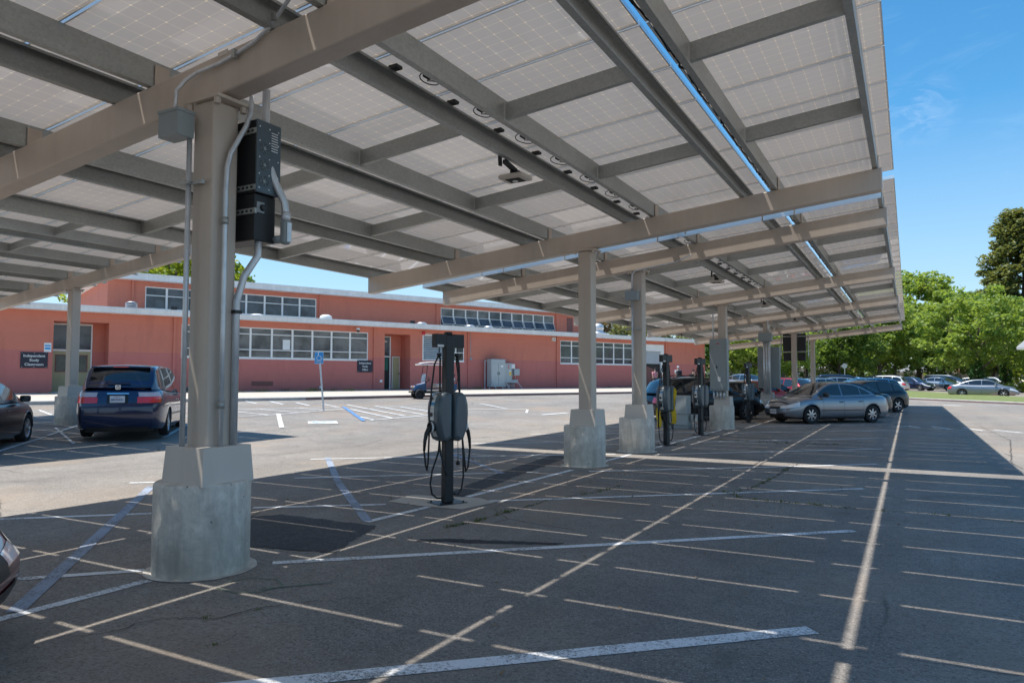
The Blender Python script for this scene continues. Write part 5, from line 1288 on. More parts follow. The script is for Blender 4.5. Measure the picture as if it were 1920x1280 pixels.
msedan_spec = dict(side=[(-1.5,-.95,.035,.08),(-.9,-.02,.035,.08),(.04,1.3,.035,.08)], wind=(.5,1.45), rear=(-1.72,-.75), seams=[.95,0,-.92], handles=[.12,-.75], mirror=.95,
    lamps=[('headlight','lamp',(1,.50,.64,.86,.5),dict(tin0=.64,tin1=.80)), ('tail_light','tail',(-1,.3,.66,.90,.5),{})],
    caps=[(1,-.48,.48,.50,.80,'grille','trim'),(1,-.85,.85,.08,.34,'intake','trim')], plates=[(-1,.6),(1,.38)], spokes=5, style=0, mold=False)
def ground_z(x, y): return terr(x, y)
def place(o, x, y, hx, hy, dz=0): o.location = (x, y, terr(x, y)+dz); o.rotation_euler = (0, 0, math.atan2(hy, hx)); return o
GR = 'cars parked under the canopies'
civic = build_car(sedan, 'parked_car', 'silver-grey sedan parked nose-left beyond the last chargers, nearest car of its row', 'car', PT['silver_grey'], sedan_spec); civic['group'] = GR
place(civic, -2.62, 28.02, -.68, -.73)
for ch in civic.children:
    if ch.name.startswith('license_plate') and ch.location.x > 0: text_obj('lettering', '5CKW318', .062, M['plateblue'], ch, Matrix.Translation((.0135, 0, -.0)) @ Matrix.Rotation(math.pi/2, 4, 'Z') @ RX, .001)
minivan = build_car(van, 'parked_minivan', 'dark blue minivan parked tail towards the camera under the left canopy', 'minivan', PT['navy'], van_spec); minivan['group'] = GR
place(minivan, -17.85, 11.75, -.735, .68)
for ch in list(minivan.children):
    if ch.name.startswith('license_plate'): 
        Mt = Matrix.Rotation(-math.pi/2, 4, 'Z') @ RX
        text_obj('lettering', '6BND621', .066, M['plateblue'], ch, Matrix.Translation((-.0135, 0, -.014)) @ Mt, .001, bold=True)
        text_obj('state_name', 'California', .032, M['red'], ch, Matrix.Translation((-.0135, 0, .055)) @ Mt, .001)
p = van.P(-van.L/2, 1.0, 0, 1, True)
lg = MB(); zc = 1.0; xx = -van.L/2-.075
for a, b in (((-.055,.045),(-.045,-.045)), ((.055,.045),(.045,-.045)), ((-.055,.045),(.055,.045)), ((-.045,-.045),(.045,-.045)), ((-.028,.038),(-.017,-.038)), ((.028,.038),(.017,-.038)), ((-.02,0),(.02,0))): lg.bar((0, a[0]*.95, a[1]*.95), (0, b[0]*.95, b[1]*.95), .012, .011, 0, (1,0,0))
e_ = lg.build('emblem', M['chrome'], minivan); e_.location = (-van.L/2+.0, 0, 1.205)
wp = MB(); wp.bar((0,-.02,0),(.0,-.5,.02), .02, .018); w_ = wp.build('rear_wiper', M['trim'], minivan); w_.location = (-2.50, .25, 1.29)
sp = MB(); sp.box(-.10, .06, -.62, .62, -.02, .02); s_ = sp.build('roof_spoiler', PT['navy'], minivan, bevel=.015); s_.location = (-2.17, 0, 1.672)
br = MB(); br.box(-.01, .01, -.16, .16, -.012, .012); b_ = br.build('brake_light', M['tail'], minivan); b_.location = (-2.275, 0, 1.68)
dw = build_car(wagon, 'parked_car', 'dark wagon with roof rack parked behind the chargers, tail left', 'car', PT['black'], wagon_spec); dw['group'] = GR
place(dw, -6.95, 27.45, .68, .73)
bh = build_car(hatch, 'parked_car', 'black hatchback with its tail sticking out right of the silver-grey sedan', 'car', PT['black'], hatch_spec); bh['group'] = GR
place(bh, -1.95, 37.3, -.68, -.73)
ds = build_car(msedan, 'parked_car', 'dark sedan cut by the left edge of the photo, facing away', 'car', PT['maroon'], msedan_spec); ds['group'] = GR
paint_of(ds, paint('plum_black', (.012, .008, .012), .4)); place(ds, -17.35, 7.4, -.735, .68)
def car(proto, col, lab, x, y, hx, hy, group=GR, dz=0):
    c = copy_tree(proto); c['label'] = lab; c['group'] = group; paint_of(c, PT[col]); place(c, x, y, hx, hy, dz); return c
car(civic, 'black', 'black sedan right behind the silver-grey sedan, its red tail light showing over the trunk', -2.55, 31.25, -.68, -.73)
mc = car(ds, 'maroon', 'dark maroon car whose front corner enters at the lower left edge', -6.05, .29, .68, .73)
for ch in list(mc.children):
    if ch.name.startswith('license_plate'): bpy.data.objects.remove(ch)
car(bh, 'blue', 'bright blue car third behind the silver-grey sedan', -2.45, 41.0, -.68, -.73)
car(dw, 'light_blue', 'light blue wagon with roof rack behind the bright blue car', -2.3, 44.3, -.68, -.73)
car(civic, 'dark_green', 'dark teal sedan parked beyond the dark wagon', -6.7, 31.0, .68, .73)
car(ds, 'red', 'bright red sedan beyond the dark teal sedan between the columns', -6.6, 34.6, .68, .73)
car(civic, 'maroon', 'dark red sedan beyond the bright red sedan', -6.6, 38.6, .68, .73)
car(dw, 'red', 'red sport utility car seen from behind beside the last columns', -6.6, 50.6, .80, -.60, 'cars in the far lot')
car(dw, 'silver', 'silver sport utility car with red tail light right of the last column', -5.6, 57.0, .60, .80, 'cars in the far lot')
car(bh, 'silver', 'silver hatchback whose roof shows above the dark wagon', -11.4, 60.0, .80, -.60, 'cars in the far lot')
FL = 'cars in the far lot'
for proto, col, lab, x, y, hx, hy in (
    (dw, 'silver', 'silver wagon beyond the bright blue car roof', -6.2, 70, -.9, -.4),
    (minivan, 'dark_blue', 'dark blue van seen above the parked car roofs, left of the sign post', -5.9, 78, .9, .3),
    (bh, 'light_blue', 'pale blue hatchback right of the dark blue van', -4.6, 84, .8, -.5),
    (dw, 'black', 'black sport utility car beneath the middle trees', -3.3, 84.5, -.85, -.5),
    (dw, 'white', 'white sport utility car with red tail light beneath the trees', -2.4, 79.5, -.9, .3),
    (civic, 'dark_green', 'dark green car tucked right of the white sport utility car', -1.3, 93, .3, -1),
    (bh, 'dark_blue', 'dark blue hatchback facing right at the edge of the far lawn', .25, 87.0, .85, -.55),
    (ds, 'silver', 'silver sedan facing right beside the dark blue hatchback', 2.75, 88.5, .85, -.6),
    (minivan, 'slate', 'dark slate van standing tall behind the silver sedan', 3.9, 98.5, .9, -.4),
    (civic, 'silver', 'silver sedan glimpsed over the roof of the grey sedan on the lane', 6.6, 103, .9, -.4),
    (civic, 'dark_blue', 'dark sedan half hidden behind the grey sedan on the lane', 7.2, 96, .8, -.6),
    (bh, 'white', 'white hatchback between the ivy-covered trunks', 9.0, 103, .8, -.6),
    (civic, 'tan', 'tan sedan far right behind the bright green shrub', 11.3, 104, .8, -.6),
    (civic, 'white', 'small white sedan deep in the far lot on the left', -9.0, 92, .9, -.3),
    (ds, 'tan', 'tan sedan deep in the far lot behind the sign post', -7.4, 97, .9, -.3)):
    car(proto, col, lab, x, y, hx, hy, FL)
car(ds, 'silver_grey', 'grey sedan standing alone broadside on the lane beyond the lawn', 5.2, 69.5, .985, -.17, None)
for o in list(bpy.data.objects):
    if o.get('group') is None and 'group' in o.keys(): del o['group']
    for k_ in ('plate1', 'plate-1'):
        if k_ in o.keys(): del o[k_]

# ------------------------------------------------------------------ golf cart
gc = thing('golf_cart', 'blue two-seat golf cart with white roof parked at the kerb', 'golf cart')
bx, by, _ = ts(20.35, 32.3); gc.location = (bx, by, terr(bx, by)); gc.rotation_euler = (0, 0, math.atan2(-W2[1], -W2[0]) - R(18))
PB = paint('cart_blue', (.02, .05, .11), .3)
m = MB(); m.hexa([(.45,-.50,.42),(1.15,-.42,.42),(1.15,.42,.42),(.45,.50,.42)], [(.50,-.46,.88),(1.0,-.34,.74),(1.0,.34,.74),(.50,.46,.88)]); m.build('front_cowl', PB, gc, bevel=.05, seg=3)
m = MB(); m.hexa([(-1.15,-.55,.42),(-.35,-.55,.42),(-.35,.55,.42),(-1.15,.55,.42)], [(-1.2,-.5,.76),(-.35,-.5,.72),(-.35,.5,.72),(-1.2,.5,.76)]); m.build('rear_body', PB, gc, bevel=.04, seg=3)
m = MB(); m.box(-.40, .5, -.55, .55, .30, .36); m.box(-1.15, 1.1, -.3, .3, .28, .42); m.build('floor', M['trim'], gc)
m = MB(); m.box(-.62, -.08, -.52, .52, .60, .78); m.build('seat', M['beige'], gc, bevel=.05, seg=3)
m = MB(); m.hexa([(-.68,-.48,.86),(-.60,-.48,.86),(-.60,.48,.86),(-.68,.48,.86)], [(-.78,-.48,1.16),(-.70,-.48,1.16),(-.70,.48,1.16),(-.78,.48,1.16)]); m.build('seat_back', M['beige'], gc, bevel=.03, seg=3)
m = MB(); m.grid([[(x, y, 1.82 + .10*(1-(x/1.0)**2) + .03*(1-(y/.6)**2)) for y in np.linspace(-.6, .6, 7)] for x in np.linspace(-1.0, .85, 11)]); m.box(-1.0, .85, -.6, .6, 1.77, 1.82); m.build('roof', M['white'], gc, bevel=.012)
m = MB()
for y in (-.5, .5): m.tube([(.55,y,.86),(.42,y,1.78)], .018, 8); m.tube([(-.72,y,.76),(-.82,y,1.78)], .018, 8)
m.tube([(.42,-.5,1.72),(.42,.5,1.72)], .015, 8); m.build('roof_struts', M['trim'], gc)
m = MB(); m.hexa([(.56,-.46,.88),(.565,-.46,.88),(.565,.46,.88),(.56,.46,.88)], [(.49,-.46,1.30),(.495,-.46,1.30),(.495,.46,1.30),(.49,.46,1.30)]); m.build('windshield', M['lamp'], gc)
m = MB(); m.tube([(.5,-.25,.62),(.18,-.25,1.02)], .022, 8); sc2 = m.build('steering_column', M['trim'], gc); m = MB(); m.tube([(.17+.10*math.cos(a)*.45, -.25+.17*math.sin(a), 1.03+.14*math.cos(a)*.8) for a in np.linspace(0, 2*math.pi, 18)], .014, 6, caps=False); m.build('steering_wheel', M['trim'], sc2)
for y in (-.28, .28): m = MB(); m.box(1.06, 1.13, y-.09, y+.09, .60, .68); m.build('headlight', M['lamp'], gc, bevel=.02)
m = MB(); m.box(1.08, 1.12, -.09, .09, .6, .68); m.build('reflector', M['orange'], gc, bevel=.01)
m = MB(); m.bar((1.2,-.42,.36),(1.2,.42,.36), .06, .09); m.build('bumper', M['trim'], gc)
m = MB(); m.tube([(-1.15,-.4,.76),(-1.3,-.4,1.3),(-1.3,.4,1.3),(-1.15,.4,.76)], .018, 8); m.bar((-1.28,-.4,1.0),(-1.28,.4,1.0), .02, .02); m.build('bag_rack', M['trim'], gc)
wheel_parts(gc, [(.82,.5), (.82,-.5), (-.80,.5), (-.80,-.5)], .25, .2, 5, 0, 'trim')
# ------------------------------------------------------------------ trees and shrubs
nr = np.random.RandomState(5)
def rawmesh(name, V, Fc, mat):
    me = bpy.data.meshes.new(name); nv, nf = len(V), len(Fc)
    me.vertices.add(nv); me.vertices.foreach_set('co', V.astype(np.float32).ravel()); me.loops.add(nf*4); me.loops.foreach_set('vertex_index', Fc.astype(np.int32).ravel())
    me.polygons.add(nf); me.polygons.foreach_set('loop_start', np.arange(0, nf*4, 4, dtype=np.int32)); me.polygons.foreach_set('loop_total', np.full(nf, 4, dtype=np.int32))
    me.materials.append(mat); me.update(calc_edges=True); me.validate(); return me
def leaves(C, size, up=.6, aspect=.62, droop=0):
    """one small bent card per centre, random facing"""
    n = len(C); nrm = nr.normal(size=(n, 3)); nrm[:, 2] = np.abs(nrm[:, 2])*(1+up)+up*.3; nrm /= np.linalg.norm(nrm, axis=1)[:, None]
    t = nr.normal(size=(n, 3)); t[:, 2] -= droop; t -= nrm*(t*nrm).sum(1)[:, None]; t /= np.linalg.norm(t, axis=1)[:, None]+1e-9; b = np.cross(nrm, t)
    s = size*nr.uniform(.6, 1.35, n)[:, None]; w = s*aspect
    V = np.stack([C-t*s*.5, C+b*w*.5+nrm*s*.06, C+t*s*.5, C-b*w*.5+nrm*s*.06], 1).reshape(-1, 3)
    return V, np.arange(n*4).reshape(-1, 4)
def crown_points(n_cl, n_leaf, rx, rz, zc, lump=.30, flat=.75, bottom=-.75, rcl=(.16, .30)):
    """leaf positions: clumps scattered over an uneven crown volume, denser on the upper outside"""
    P = []; lob = nr.normal(size=(7, 3)); lob /= np.linalg.norm(lob, axis=1)[:, None]; la = nr.uniform(-.5, 1.0, 7)*lump
    k = 0
    while k < n_cl:
        d = nr.normal(size=3); d /= np.linalg.norm(d)
        if d[2] < bottom and nr.rand() < .8: continue
        r = nr.uniform(.35, 1.0)**.55 * (1 + sum(a*max(0, d@l)**3 for a, l in zip(la, lob)))
        c = np.array([d[0]*rx*r, d[1]*rx*r, zc+d[2]*rz*r]); rc_ = rx*nr.uniform(*rcl)
        q = nr.normal(size=(n_leaf, 3)); q /= np.linalg.norm(q, axis=1)[:, None]; q *= (nr.uniform(.25, 1.0, n_leaf)**.5)[:, None]*rc_; q[:, 2] *= flat
        P.append(c+q); k += 1
    return np.concatenate(P)
def branches(h, zc, rx, rz, rt, nb=7, lean=(0, 0), fork=.3):
    m = MB(); rr = random.Random(int(h*100)+nb); hh = zc+rz*.3
    def cen(z): t = z/hh; return Vector((lean[0]*t*t+.12*math.sin(z*1.1)*t, lean[1]*t*t+.1*math.cos(z*.9)*t, z))
    zz = [0, .25, .8]+[zc*.3+(hh-zc*.3)*i/6 for i in range(7)]; zz = sorted(set(zz))
    m.tube([cen(z) for z in zz], [rt*1.5 if z < .1 else rt*(1-.75*z/hh) for z in zz], 10)
    for i in range(nb):
        z0 = hh*(fork+(.9-fork)*i/nb); a = i*2.4+rr.uniform(-.4, .4); L = rx*rr.uniform(.55, .9); p0 = cen(z0); pts = [p0]; r0 = rt*(1-.7*z0/hh)*.6
        for k in range(1, 5): t = k/4; pts.append(p0+Vector((math.cos(a+.3*t)*L*t, math.sin(a+.3*t)*L*t, (rz*.9)*t*(1.15-.4*t)*rr.uniform(.8, 1.1))))
        m.tube(pts, [r0*(1-.8*k/4) for k in range(5)], 7)
        for s_ in (-1, 1):
            q = pts[2]; m.tube([q, q+Vector((math.cos(a+s_*.8)*L*.3, math.sin(a+s_*.8)*L*.3, L*.22)), q+Vector((math.cos(a+s_*1.0)*L*.5, math.sin(a+s_*1.0)*L*.5, L*.5))], [r0*.4, r0*.25, r0*.1], 5)
    return m
M['bark'] = streaked('bark', (.16, .12, .09), (.08, .06, .05), .8, .9, scale=5, bmp=.6)
M['leaf_a'] = leafmat('leaf_green', (.045, .095, .022), (.20, .30, .06), .42); M['leaf_b'] = leafmat('leaf_fresh_green', (.085, .15, .03), (.36, .46, .10), .48)
M['leaf_c'] = leafmat('leaf_olive', (.09, .12, .05), (.28, .29, .12), .35); M['leaf_p'] = leafmat('needle_green', (.05, .085, .028), (.30, .31, .10), .32); M['leaf_y'] = leafmat('leaf_yellow_green', (.10, .17, .02), (.36, .42, .05), .45); M['ivy'] = leafmat('ivy_green', (.04, .11, .03), (.11, .24, .06), .25); M['leaf_r'] = leafmat('leaf_reddish', (.12, .10, .045), (.30, .22, .11), .35)
def proto(name, n_cl, n_leaf, rx, rz, zc, size, mat, rt=.28, lean=(0, 0), nb=8, fork=.3, **kw):
    V, Fc = leaves(crown_points(n_cl, n_leaf, rx, rz, zc, **kw), size); return rawmesh('crown', V, Fc, M[mat]), branches(0, zc, rx, rz, rt, nb, lean, fork).mesh('trunk', M['bark'])
PRO = {
 'a': proto('a', 190, 70, 5.0, 4.9, 6.8, .42, 'leaf_a', .30, (.5, .2), rcl=(.10, .23), lump=.5),
 'b': proto('b', 185, 70, 4.8, 5.4, 7.2, .44, 'leaf_b', .28, (-.6, .3), rcl=(.10, .23), lump=.55),
 'c': proto('c', 115, 80, 4.3, 4.2, 5.4, .40, 'leaf_b', .25, (.3, -.4), bottom=-.8, rcl=(.12, .25), lump=.45),
 'd': proto('d', 95, 80, 4.2, 3.6, 5.6, .38, 'leaf_a', .22, (1.2, .5), nb=6),
 'e': proto('e', 80, 80, 3.6, 2.6, 4.4, .34, 'leaf_c', .2),
 'w': proto('w', 90, 85, 4.6, 2.3, 4.6, .36, 'leaf_b', .24, bottom=-.95, flat=1.1),
 'y': proto('y', 90, 80, 4.2, 3.6, 6.0, .40, 'leaf_y', .25, (.3, -.4), bottom=-.4),
 'r': proto('r', 80, 80, 3.8, 2.8, 4.4, .34, 'leaf_r', .2),
}
def conifer(mat='leaf_p'):
    P = []; H = 27
    for i in range(270):
        z = 4+22.5*(i/270)**1.05; R_ = 6.2*(1-((z-4)/25)**1.5)*nr.uniform(.55, 1.1)+.5; a = nr.uniform(0, 6.28); c = np.array([math.cos(a)*R_*.85, math.sin(a)*R_*.85, z+nr.uniform(-.6, .6)])
        q = nr.normal(size=(150, 3)); q /= np.linalg.norm(q, axis=1)[:, None]; q *= (nr.uniform(.2, 1, 150)**.5)[:, None]*nr.uniform(.9, 1.9); q[:, 2] *= .62; P.append(c+q)
    V, Fc = leaves(np.concatenate(P), .62, aspect=.45); m = MB(); m.tube([(0,0,0),(.1,0,4),(0,.2,12),(.2,0,20),(.1,0,26)], [.55,.42,.32,.2,.06], 10)
    rr = random.Random(4)
    for i in range(34): z = 4.5+i*.6; a = i*2.4; L = 5.2*(1-((z-4)/25)**1.5)+.4; m.tube([(0,0,z),(math.cos(a)*L*.5,math.sin(a)*L*.5,z+.5),(math.cos(a)*L,math.sin(a)*L,z+.3)], [.1,.07,.02], 6)
    return rawmesh('crown', V, Fc, M[mat]), m.mesh('trunk', M['bark'])
PRO['p'] = conifer()
def tree(kind, lab, x, y, s, rz, group='trees beyond the parking lots', name=None, sz=None, cat='tree', extra=None):
    o = thing(name or {'p': 'conifer_tree'}.get(kind, 'broadleaf_tree'), lab, cat, (x, y, terr(x, y)-.05), rz, group); o.scale = (s, s, sz or (s if s < 1.4 or kind != 'p' else 1.12))
    for nm, me in (('crown', PRO[kind][0]), ('trunk', PRO[kind][1])): c = bpy.data.objects.new(nm, me); COL.objects.link(c); c.parent = o
    return o
TL = [
 ('b','tall fresh-green tree whose peak stands free right of the canopy edge',1.3,122,1.42,.3), ('a','tall rounded green tree in the middle of the right group',9.6,140,1.42,1.9),
 ('a','big dark-leaved tree behind the two ivy trunks',5.2,118,.74,4.0), ('d','leaning tree with a forked trunk rising over the far cars, right of the sign post',-7.4,96.6,1.0,2.2),
 ('c','broad green tree above the white sport utility car',-3.6,108,1.22,.9), ('b','green tree above the dark blue hatchback',-1.8,112,.84,3.3), ('a','green tree closing the gap behind the dark slate van',4.9,136,.86,5.0),
 ('c','fresh-green tree left of the leaning forked trunk',-11.8,100,1.15,1.1), ('a','deep green tree behind the sixth column inverters',-15.5,108,1.05,2.7), ('w','low-hanging bright green tree beyond the fourth and fifth columns',-15.2,77,1.06,.4),
 ('w','second low-hanging bright green tree, right of the fifth column',-11.4,72,.96,3.6), ('c','light green tree seen between the last two columns',-13.3,92,.85,5.5), ('d','dark tree close behind the right end of the school',-18.2,76.5,.92,1.4),
 ('r','reddish-olive tree behind the school roof beside the silver fan',-27.2,70,1.05,.2), ('e','olive tree behind the school roof right of the reddish one',-22.0,68,1.0,2.0), ('y','yellow-green tree rising behind the upper school roof at left',-57.5,40.5,1.5,.8), ('a','deep green tree behind the yellow-green one at left',-64,47,1.25,2.9),
 ('e','small treetop just showing over the school roof near the chargers',-50.5,80,1.45,1.0), ('p','very tall dark conifer at the right edge',17.4,147,1.41,.5), ('p','shorter dark conifer in front of the tall one at the right edge',14.6,150,.74,2.2), ('a','dark broad tree under the tall conifer',14.0,128,1.1,2.2), ('b','tree between the tall green tree and the conifers',13.0,152,1.15,1.3),
 ('d','green tree right behind the pale house eave',16.5,115,1.0,.6), ('c','shadowed tree far left of the lot behind the second canopy',-19,118,1.2,4.4), ('a','distant tree at the far left of the tree line behind the wagon',-26,120,1.1,.9), ('c','distant tree behind the red cars',-8.5,128,1.25,2.4), ('b','distant tree filling the gap left of the tall peak',-5.0,140,1.05,4.9)]
for k_, l_, x_, y_, s_, r_z in TL: tree(k_, l_, x_, y_, s_, r_z)
# two trunks wrapped in ivy
for x_, y_, s_, l_, rz_ in ((5.75,84,.98,'tree with a thick ivy-covered trunk behind the grey sedan roof',.2), (8.9,91,.92,'tree with an ivy-covered trunk beside the bright green shrub',2.5)):
    o = tree('c', l_, x_, y_, s_, rz_)
    n = 1500; z = nr.uniform(0, 3.6, n); a = nr.uniform(0, 6.28, n); r = .62-.05*z+nr.uniform(-.15, .12, n); V, Fc = leaves(np.stack([r*np.cos(a), r*np.sin(a), z], 1), .24)
    c = bpy.data.objects.new('ivy', rawmesh('ivy', V, Fc, M['ivy'])); COL.objects.link(c); c.parent = o
def shrub(lab, x, y, rx, rz, mat, n=26, leaf=.2, per=110, name='shrub'):
    o = thing(name, lab, 'shrub', (x, y, terr(x, y))); V, Fc = leaves(np.maximum(crown_points(n, per, rx, rz, rz*.85, bottom=-.9), [-99, -99, .02]), leaf)
    c = bpy.data.objects.new('foliage', rawmesh('foliage', V, Fc, M[mat])); COL.objects.link(c); c.parent = o
    m = MB()
    for k in range(5): m.tube([(0,0,0),(.3*rx*math.cos(k*1.3),.3*rx*math.sin(k*1.3),rz*.6),(.6*rx*math.cos(k*1.3),.6*rx*math.sin(k*1.3),rz*1.1)], [.05,.035,.012], 6)
    s_ = m.build('stems', M['bark'], o)
shrub('large bright yellow-green shrub at the right edge', 10.9, 95.5, 2.3, 1.6, 'leaf_y', 34); shrub('low bright green ground-hugging bush between the grey sedan and the shrub', 8.2, 84.5, 2.6, .55, 'leaf_y', 30)
shrub('golden-green bush under the utility pole', -9.2, 99, 2.6, 1.3, 'leaf_y', 30); shrub('yellow-green bush between the trunks behind the far cars', -5.2, 104, 2.8, 1.3, 'leaf_y', 30); shrub('reddish bush behind the second parked van', -6.8, 108, 1.7, 1.9, 'leaf_r', 20)
shrub('dark clipped bush beyond the end of the school wall', -17.6, 72.6, 2.4, 2.3, 'ivy', 34)
# far-off belt of trees closing the horizon
P = []
for i in range(330):
    a = -1.35 + 2.0*i/330+nr.uniform(-.01, .01); d = nr.uniform(185, 225); x, y = math.sin(a)*d, math.cos(a)*d; rr_ = nr.uniform(3, 6); h = nr.uniform(3.5, 7.5)
    q = nr.normal(size=(85, 3)); q /= np.linalg.norm(q, axis=1)[:, None]; q *= (nr.uniform(.5, 1, 85))[:, None]*np.array([rr_, rr_, h*.75]); P.append(np.array([x, y, h*.6])+q)
V, Fc = leaves(np.concatenate(P), 1.2); V[:, 2] = np.maximum(V[:, 2], .0)
o = bpy.data.objects.new('distant_woods', rawmesh('distant_woods', V, Fc, M['leaf_a'])); COL.objects.link(o); tag(o, 'far-off belt of trees along the horizon', 'woods', kind='stuff')

# ------------------------------------------------------------------ houses, poles and sign beyond the lots
M['housewall'] = streaked('pale_house_wall', (.62, .58, .52), (.5, .46, .42), .4, .8); M['shingle'] = simple('brown_shingle_roof', (.30, .17, .11), .9, 0, .25, 2, .4, 12); M['greyroof'] = simple('grey_shingle_roof', (.28, .28, .29), .9, 0, .25, 2, .4, 12)
def house(lab, x, y, rz, L, Wd, h, rise, roof, ov=.5, wins=3):
    o = thing('house', lab, 'house', (x, y, terr(x, y)-.05), rz)
    m = MB(); a, b = L/2, Wd/2; m.box(-a, a, -b, b, 0, h); m.add([(-a,-b,h),(-a,b,h),(-a,0,h+rise)], [(0,2,1)]); m.add([(a,-b,h),(a,b,h),(a,0,h+rise)], [(0,1,2)]); m.build('wall', M['housewall'], o)
    m = MB(); t = .14; A, B = a+ov, b+ov; dz = rise*ov/b
    for s_ in (-1, 1): m.hexa([(-A,s_*B,h-dz),(A,s_*B,h-dz),(A,0,h+rise),(-A,0,h+rise)][::s_], [(-A,s_*B,h-dz+t),(A,s_*B,h-dz+t),(A,0,h+rise+t),(-A,0,h+rise+t)][::s_])
    m.build('roof', roof, o)
    m = MB()
    for s_ in (-1, 1): m.box(-A, A, min(s_*B, s_*(B+.03)), max(s_*B, s_*(B+.03)), h-dz-.08, h-dz+t)
    for s_ in (-1, 1):
        for q in (-1, 1): m.bar((s_*(A+.015), q*B, h-dz+.03), (s_*(A+.015), 0, h+rise+.03), .03, .22, 0)
    m.build('eave_board', M['housewall'], o)
    for i in range(wins):
        xw = -a+L*(i+.5)/wins
        m = MB(); m.box(xw-.65, xw+.65, -b-.06, -b-.005, .95, 2.15); w_ = m.build('window', M['white'], o); m = MB(); m.box(xw-.57, xw-.03, -b-.07, -b-.061, 1.03, 2.07); m.box(xw+.03, xw+.57, -b-.07, -b-.061, 1.03, 2.07); m.build('pane', M['tinted'], w_)
    return o
house('pale house with low roof far behind the dark blue hatchback', 0.6, 158, .25, 11, 7, 2.7, 1.5, M['greyroof']); house('house with orange-brown roof behind the ivy trunks', 7.5, 160, .1, 13, 8, 2.5, 1.8, M['shingle']); house('second brown-roofed house glimpsed right of the ivy trunks', 15, 170, .2, 12, 8, 2.6, 1.9, M['shingle'])
house('brown-roofed house behind the far left cars', -24, 128, .2, 14, 8, 2.6, 1.7, M['shingle']); house('pale building behind the parked red cars', -14, 150, .1, 12, 7, 2.9, 1.3, M['housewall'])
house('white building at the right edge, only its eave corner in view', 16.5, 77.6, -.35, 12, 9, 4.2, 1.2, M['greyroof'], .9, 3)
for i_, (x_, y_, a_, b_, m_, l_) in enumerate(((-2.2,118,3.2,2.2,'leaf_a','dark bush under the trees behind the dark blue hatchback'),(-11.0,108,3.2,2.0,'leaf_b','green bush behind the last column'),(-14.5,96,3.0,1.7,'leaf_y','golden bush behind the sixth column'),(-18.5,84,3.4,2.2,'leaf_a','dark bush beyond the fourth column panel'))): shrub(l_, x_, y_, a_, b_, m_, 30, .26, 100)
o = thing('utility_pole', 'slim pale pole standing behind the far cars near the last column', 'pole', (-9.4, 103.6, terr(-9.4, 103.6))); m = MB(); m.tube([(0,0,0),(0,0,5.6)], [.14,.10], 10); m.build('shaft', M['beige_cover'], o); m = MB(); m.box(-.45, .45, -.06, .06, 5.5, 5.62); m.build('crossarm', M['beige_cover'], o)
o = thing('road_sign', 'grey back of an octagonal road sign on a post above the parked car roofs', 'sign', (-6.3, 88, .3), -.2); m = MB(); m.bar((0,0,0),(0,0,2.95), .06, .05); m.build('post', M['conduit'], o); m = MB(); n8 = [(  .30*math.cos(R(22.5+45*k)), .30*math.sin(R(22.5+45*k))) for k in range(8)]; m.hexa([(x,-.035,2.68+z) for x, z in n8], [(x,-.03,2.68+z) for x, z in n8]); m.build('sign_plate', M['jbox'], o)
# ------------------------------------------------------------------ the few people walking beyond the wagon
M['skin'] = simple('skin', (.45, .27, .19), .55); M['hair'] = simple('dark_hair', (.03, .02, .015), .7); M['haircap'] = simple('pale_cap', (.65, .65, .68), .7)
def skinned(name, verts, edges, rad, mat, parent, sub=2):
    me = bpy.data.meshes.new(name); me.from_pydata(verts, edges, []); o = bpy.data.objects.new(name, me); COL.objects.link(o)
    md = o.modifiers.new('Skin', 'SKIN'); md.use_smooth_shade = True
    for v, r in zip(me.skin_vertices[0].data, rad): v.radius = (r, r*.85)
    me.skin_vertices[0].data[0].use_root = True
    sb = o.modifiers.new('Subdivision', 'SUBSURF'); sb.levels = sb.render_levels = sub
    dg = bpy.context.evaluated_depsgraph_get(); m2 = bpy.data.meshes.new_from_object(o.evaluated_get(dg)); m2.name = name; bpy.data.objects.remove(o)
    m2.materials.clear(); m2.materials.append(mat); m2.polygons.foreach_set('use_smooth', [True]*len(m2.polygons))
    o = bpy.data.objects.new(name, m2); COL.objects.link(o); o.parent = parent; return o
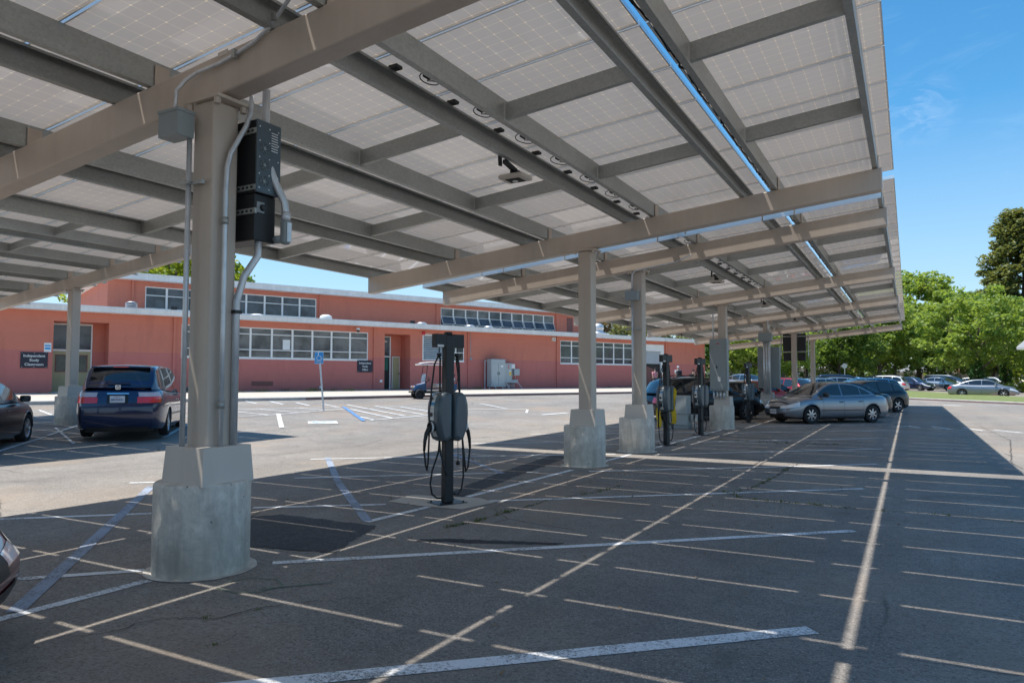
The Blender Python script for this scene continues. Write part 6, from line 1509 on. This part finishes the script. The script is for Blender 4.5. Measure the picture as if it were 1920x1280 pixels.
def person(lab, x, y, z, rz, h, shirt, trousers, hair, step=.18, pack=None, ph=1):
    o = thing('person', lab, 'person', (x, y, z), rz, None); o.scale = (h/1.75,)*3
    # x forward
    V = [(0,0,.95),(0,0,1.12),(0,0,1.32),(.01,0,1.46),(.02,0,1.54),(.03,0,1.63),(.04,0,1.70)]; E = [(0,1),(1,2),(2,3),(3,4),(4,5),(5,6)]; Rr = [.135,.125,.15,.07,.055,.09,.07]
    for s in (-1, 1):
        f = step*s*ph; b = len(V)
        V += [(0,s*.10,.90),(f*.6+.03,s*.10,.50),(f*1.2-.02,s*.10,.10),(f*1.2+.10,s*.11,.04)]; E += [(0,b),(b,b+1),(b+1,b+2),(b+2,b+3)]; Rr += [.095,.062,.045,.036]
        b = len(V); g_ = -f
        V += [(0,s*.19,1.40),(g_*.35-.02,s*.235,1.14),(g_*.9+.06,s*.23,.90),(g_*1.0+.09,s*.225,.82)]; E += [(2,b),(b,b+1),(b+1,b+2),(b+2,b+3)]; Rr += [.058,.042,.032,.034]
        hb = b+3
        for k in range(4): q = len(V); V += [(g_+.10+.012*k,s*(.225-.012*k),.76),(g_+.12+.01*k,s*(.222-.012*k),.715)]; E += [(hb,q),(q,q+1)]; Rr += [.009,.008]
        q = len(V); V += [(g_+.13,s*.205,.80),(g_+.15,s*.20,.765)]; E += [(hb,q),(q,q+1)]; Rr += [.01,.008]
    skinned('body', V, E, Rr, M['skin'], o)
    Vs = [(0,0,.93),(0,0,1.12),(0,0,1.32),(.01,0,1.45)]; Es = [(0,1),(1,2),(2,3)]; Rs = [.155,.145,.168,.085]
    for s in (-1, 1):
        g_ = -step*s*ph; b = len(Vs); Vs += [(0,s*.19,1.40),(g_*.25-.01,s*.23,1.20)]; Es += [(2,b),(b,b+1)]; Rs += [.072,.058]
    skinned('shirt', Vs, Es, Rs, shirt, o)
    Vt = [(0,0,.97)]; Et = []; Rt = [.15]
    for s in (-1, 1):
        f = step*s*ph; b = len(Vt); Vt += [(0,s*.10,.88),(f*.6+.03,s*.10,.50),(f*1.2-.02,s*.10,.12)]; Et += [(0,b),(b,b+1),(b+1,b+2)]; Rt += [.11,.08,.062]
    skinned('trousers', Vt, Et, Rt, trousers, o)
    skinned('hair', [(-.01,0,1.60),(.0,0,1.68),(.02,0,1.735)], [(0,1),(1,2)], [.085,.10,.075], hair, o)
    if pack:
        m = MB(); m.box(-.36, -.16, -.17, .17, 1.0, 1.42); m.build('backpack', pack, o, bevel=.06, seg=3)
    return o
cloth = lambda n, c: simple(n, c, .85)
K = [cloth('grey_cloth', (.35, .36, .38)), cloth('navy_cloth', (.03, .04, .10)), cloth('white_cloth', (.7, .7, .7)), cloth('pink_cloth', (.55, .22, .25)), cloth('black_cloth', (.015, .015, .018)), cloth('denim', (.07, .10, .18))]
zc_ = lambda x, y: max(terr(x, y), .70)
for a in (('person with a pale cap and dark backpack walking beyond the dark wagon', -15.0, 52.4, 2.2, 1.78, K[0], K[1], M['haircap'], K[4], 1), ('person in a white shirt walking left of the one with the backpack', -15.6, 51.2, 2.4, 1.66, K[2], K[5], M['hair'], None, -1),
          ('person in a pink top walking last behind the second charging station', -16.0, 50.0, 2.3, 1.60, K[3], K[5], M['hair'], None, 1), ('person in black standing in the shade at the end of the school wall', -12.6, 47.6, 1.5, 1.80, K[4], K[4], M['hair'], None, 1)):
    person(a[0], a[1], a[2], zc_(a[1], a[2]) if a[1] < -14 else terr(a[1], a[2]), a[3], a[4], a[5], a[6], a[7], .18, a[8], a[9])
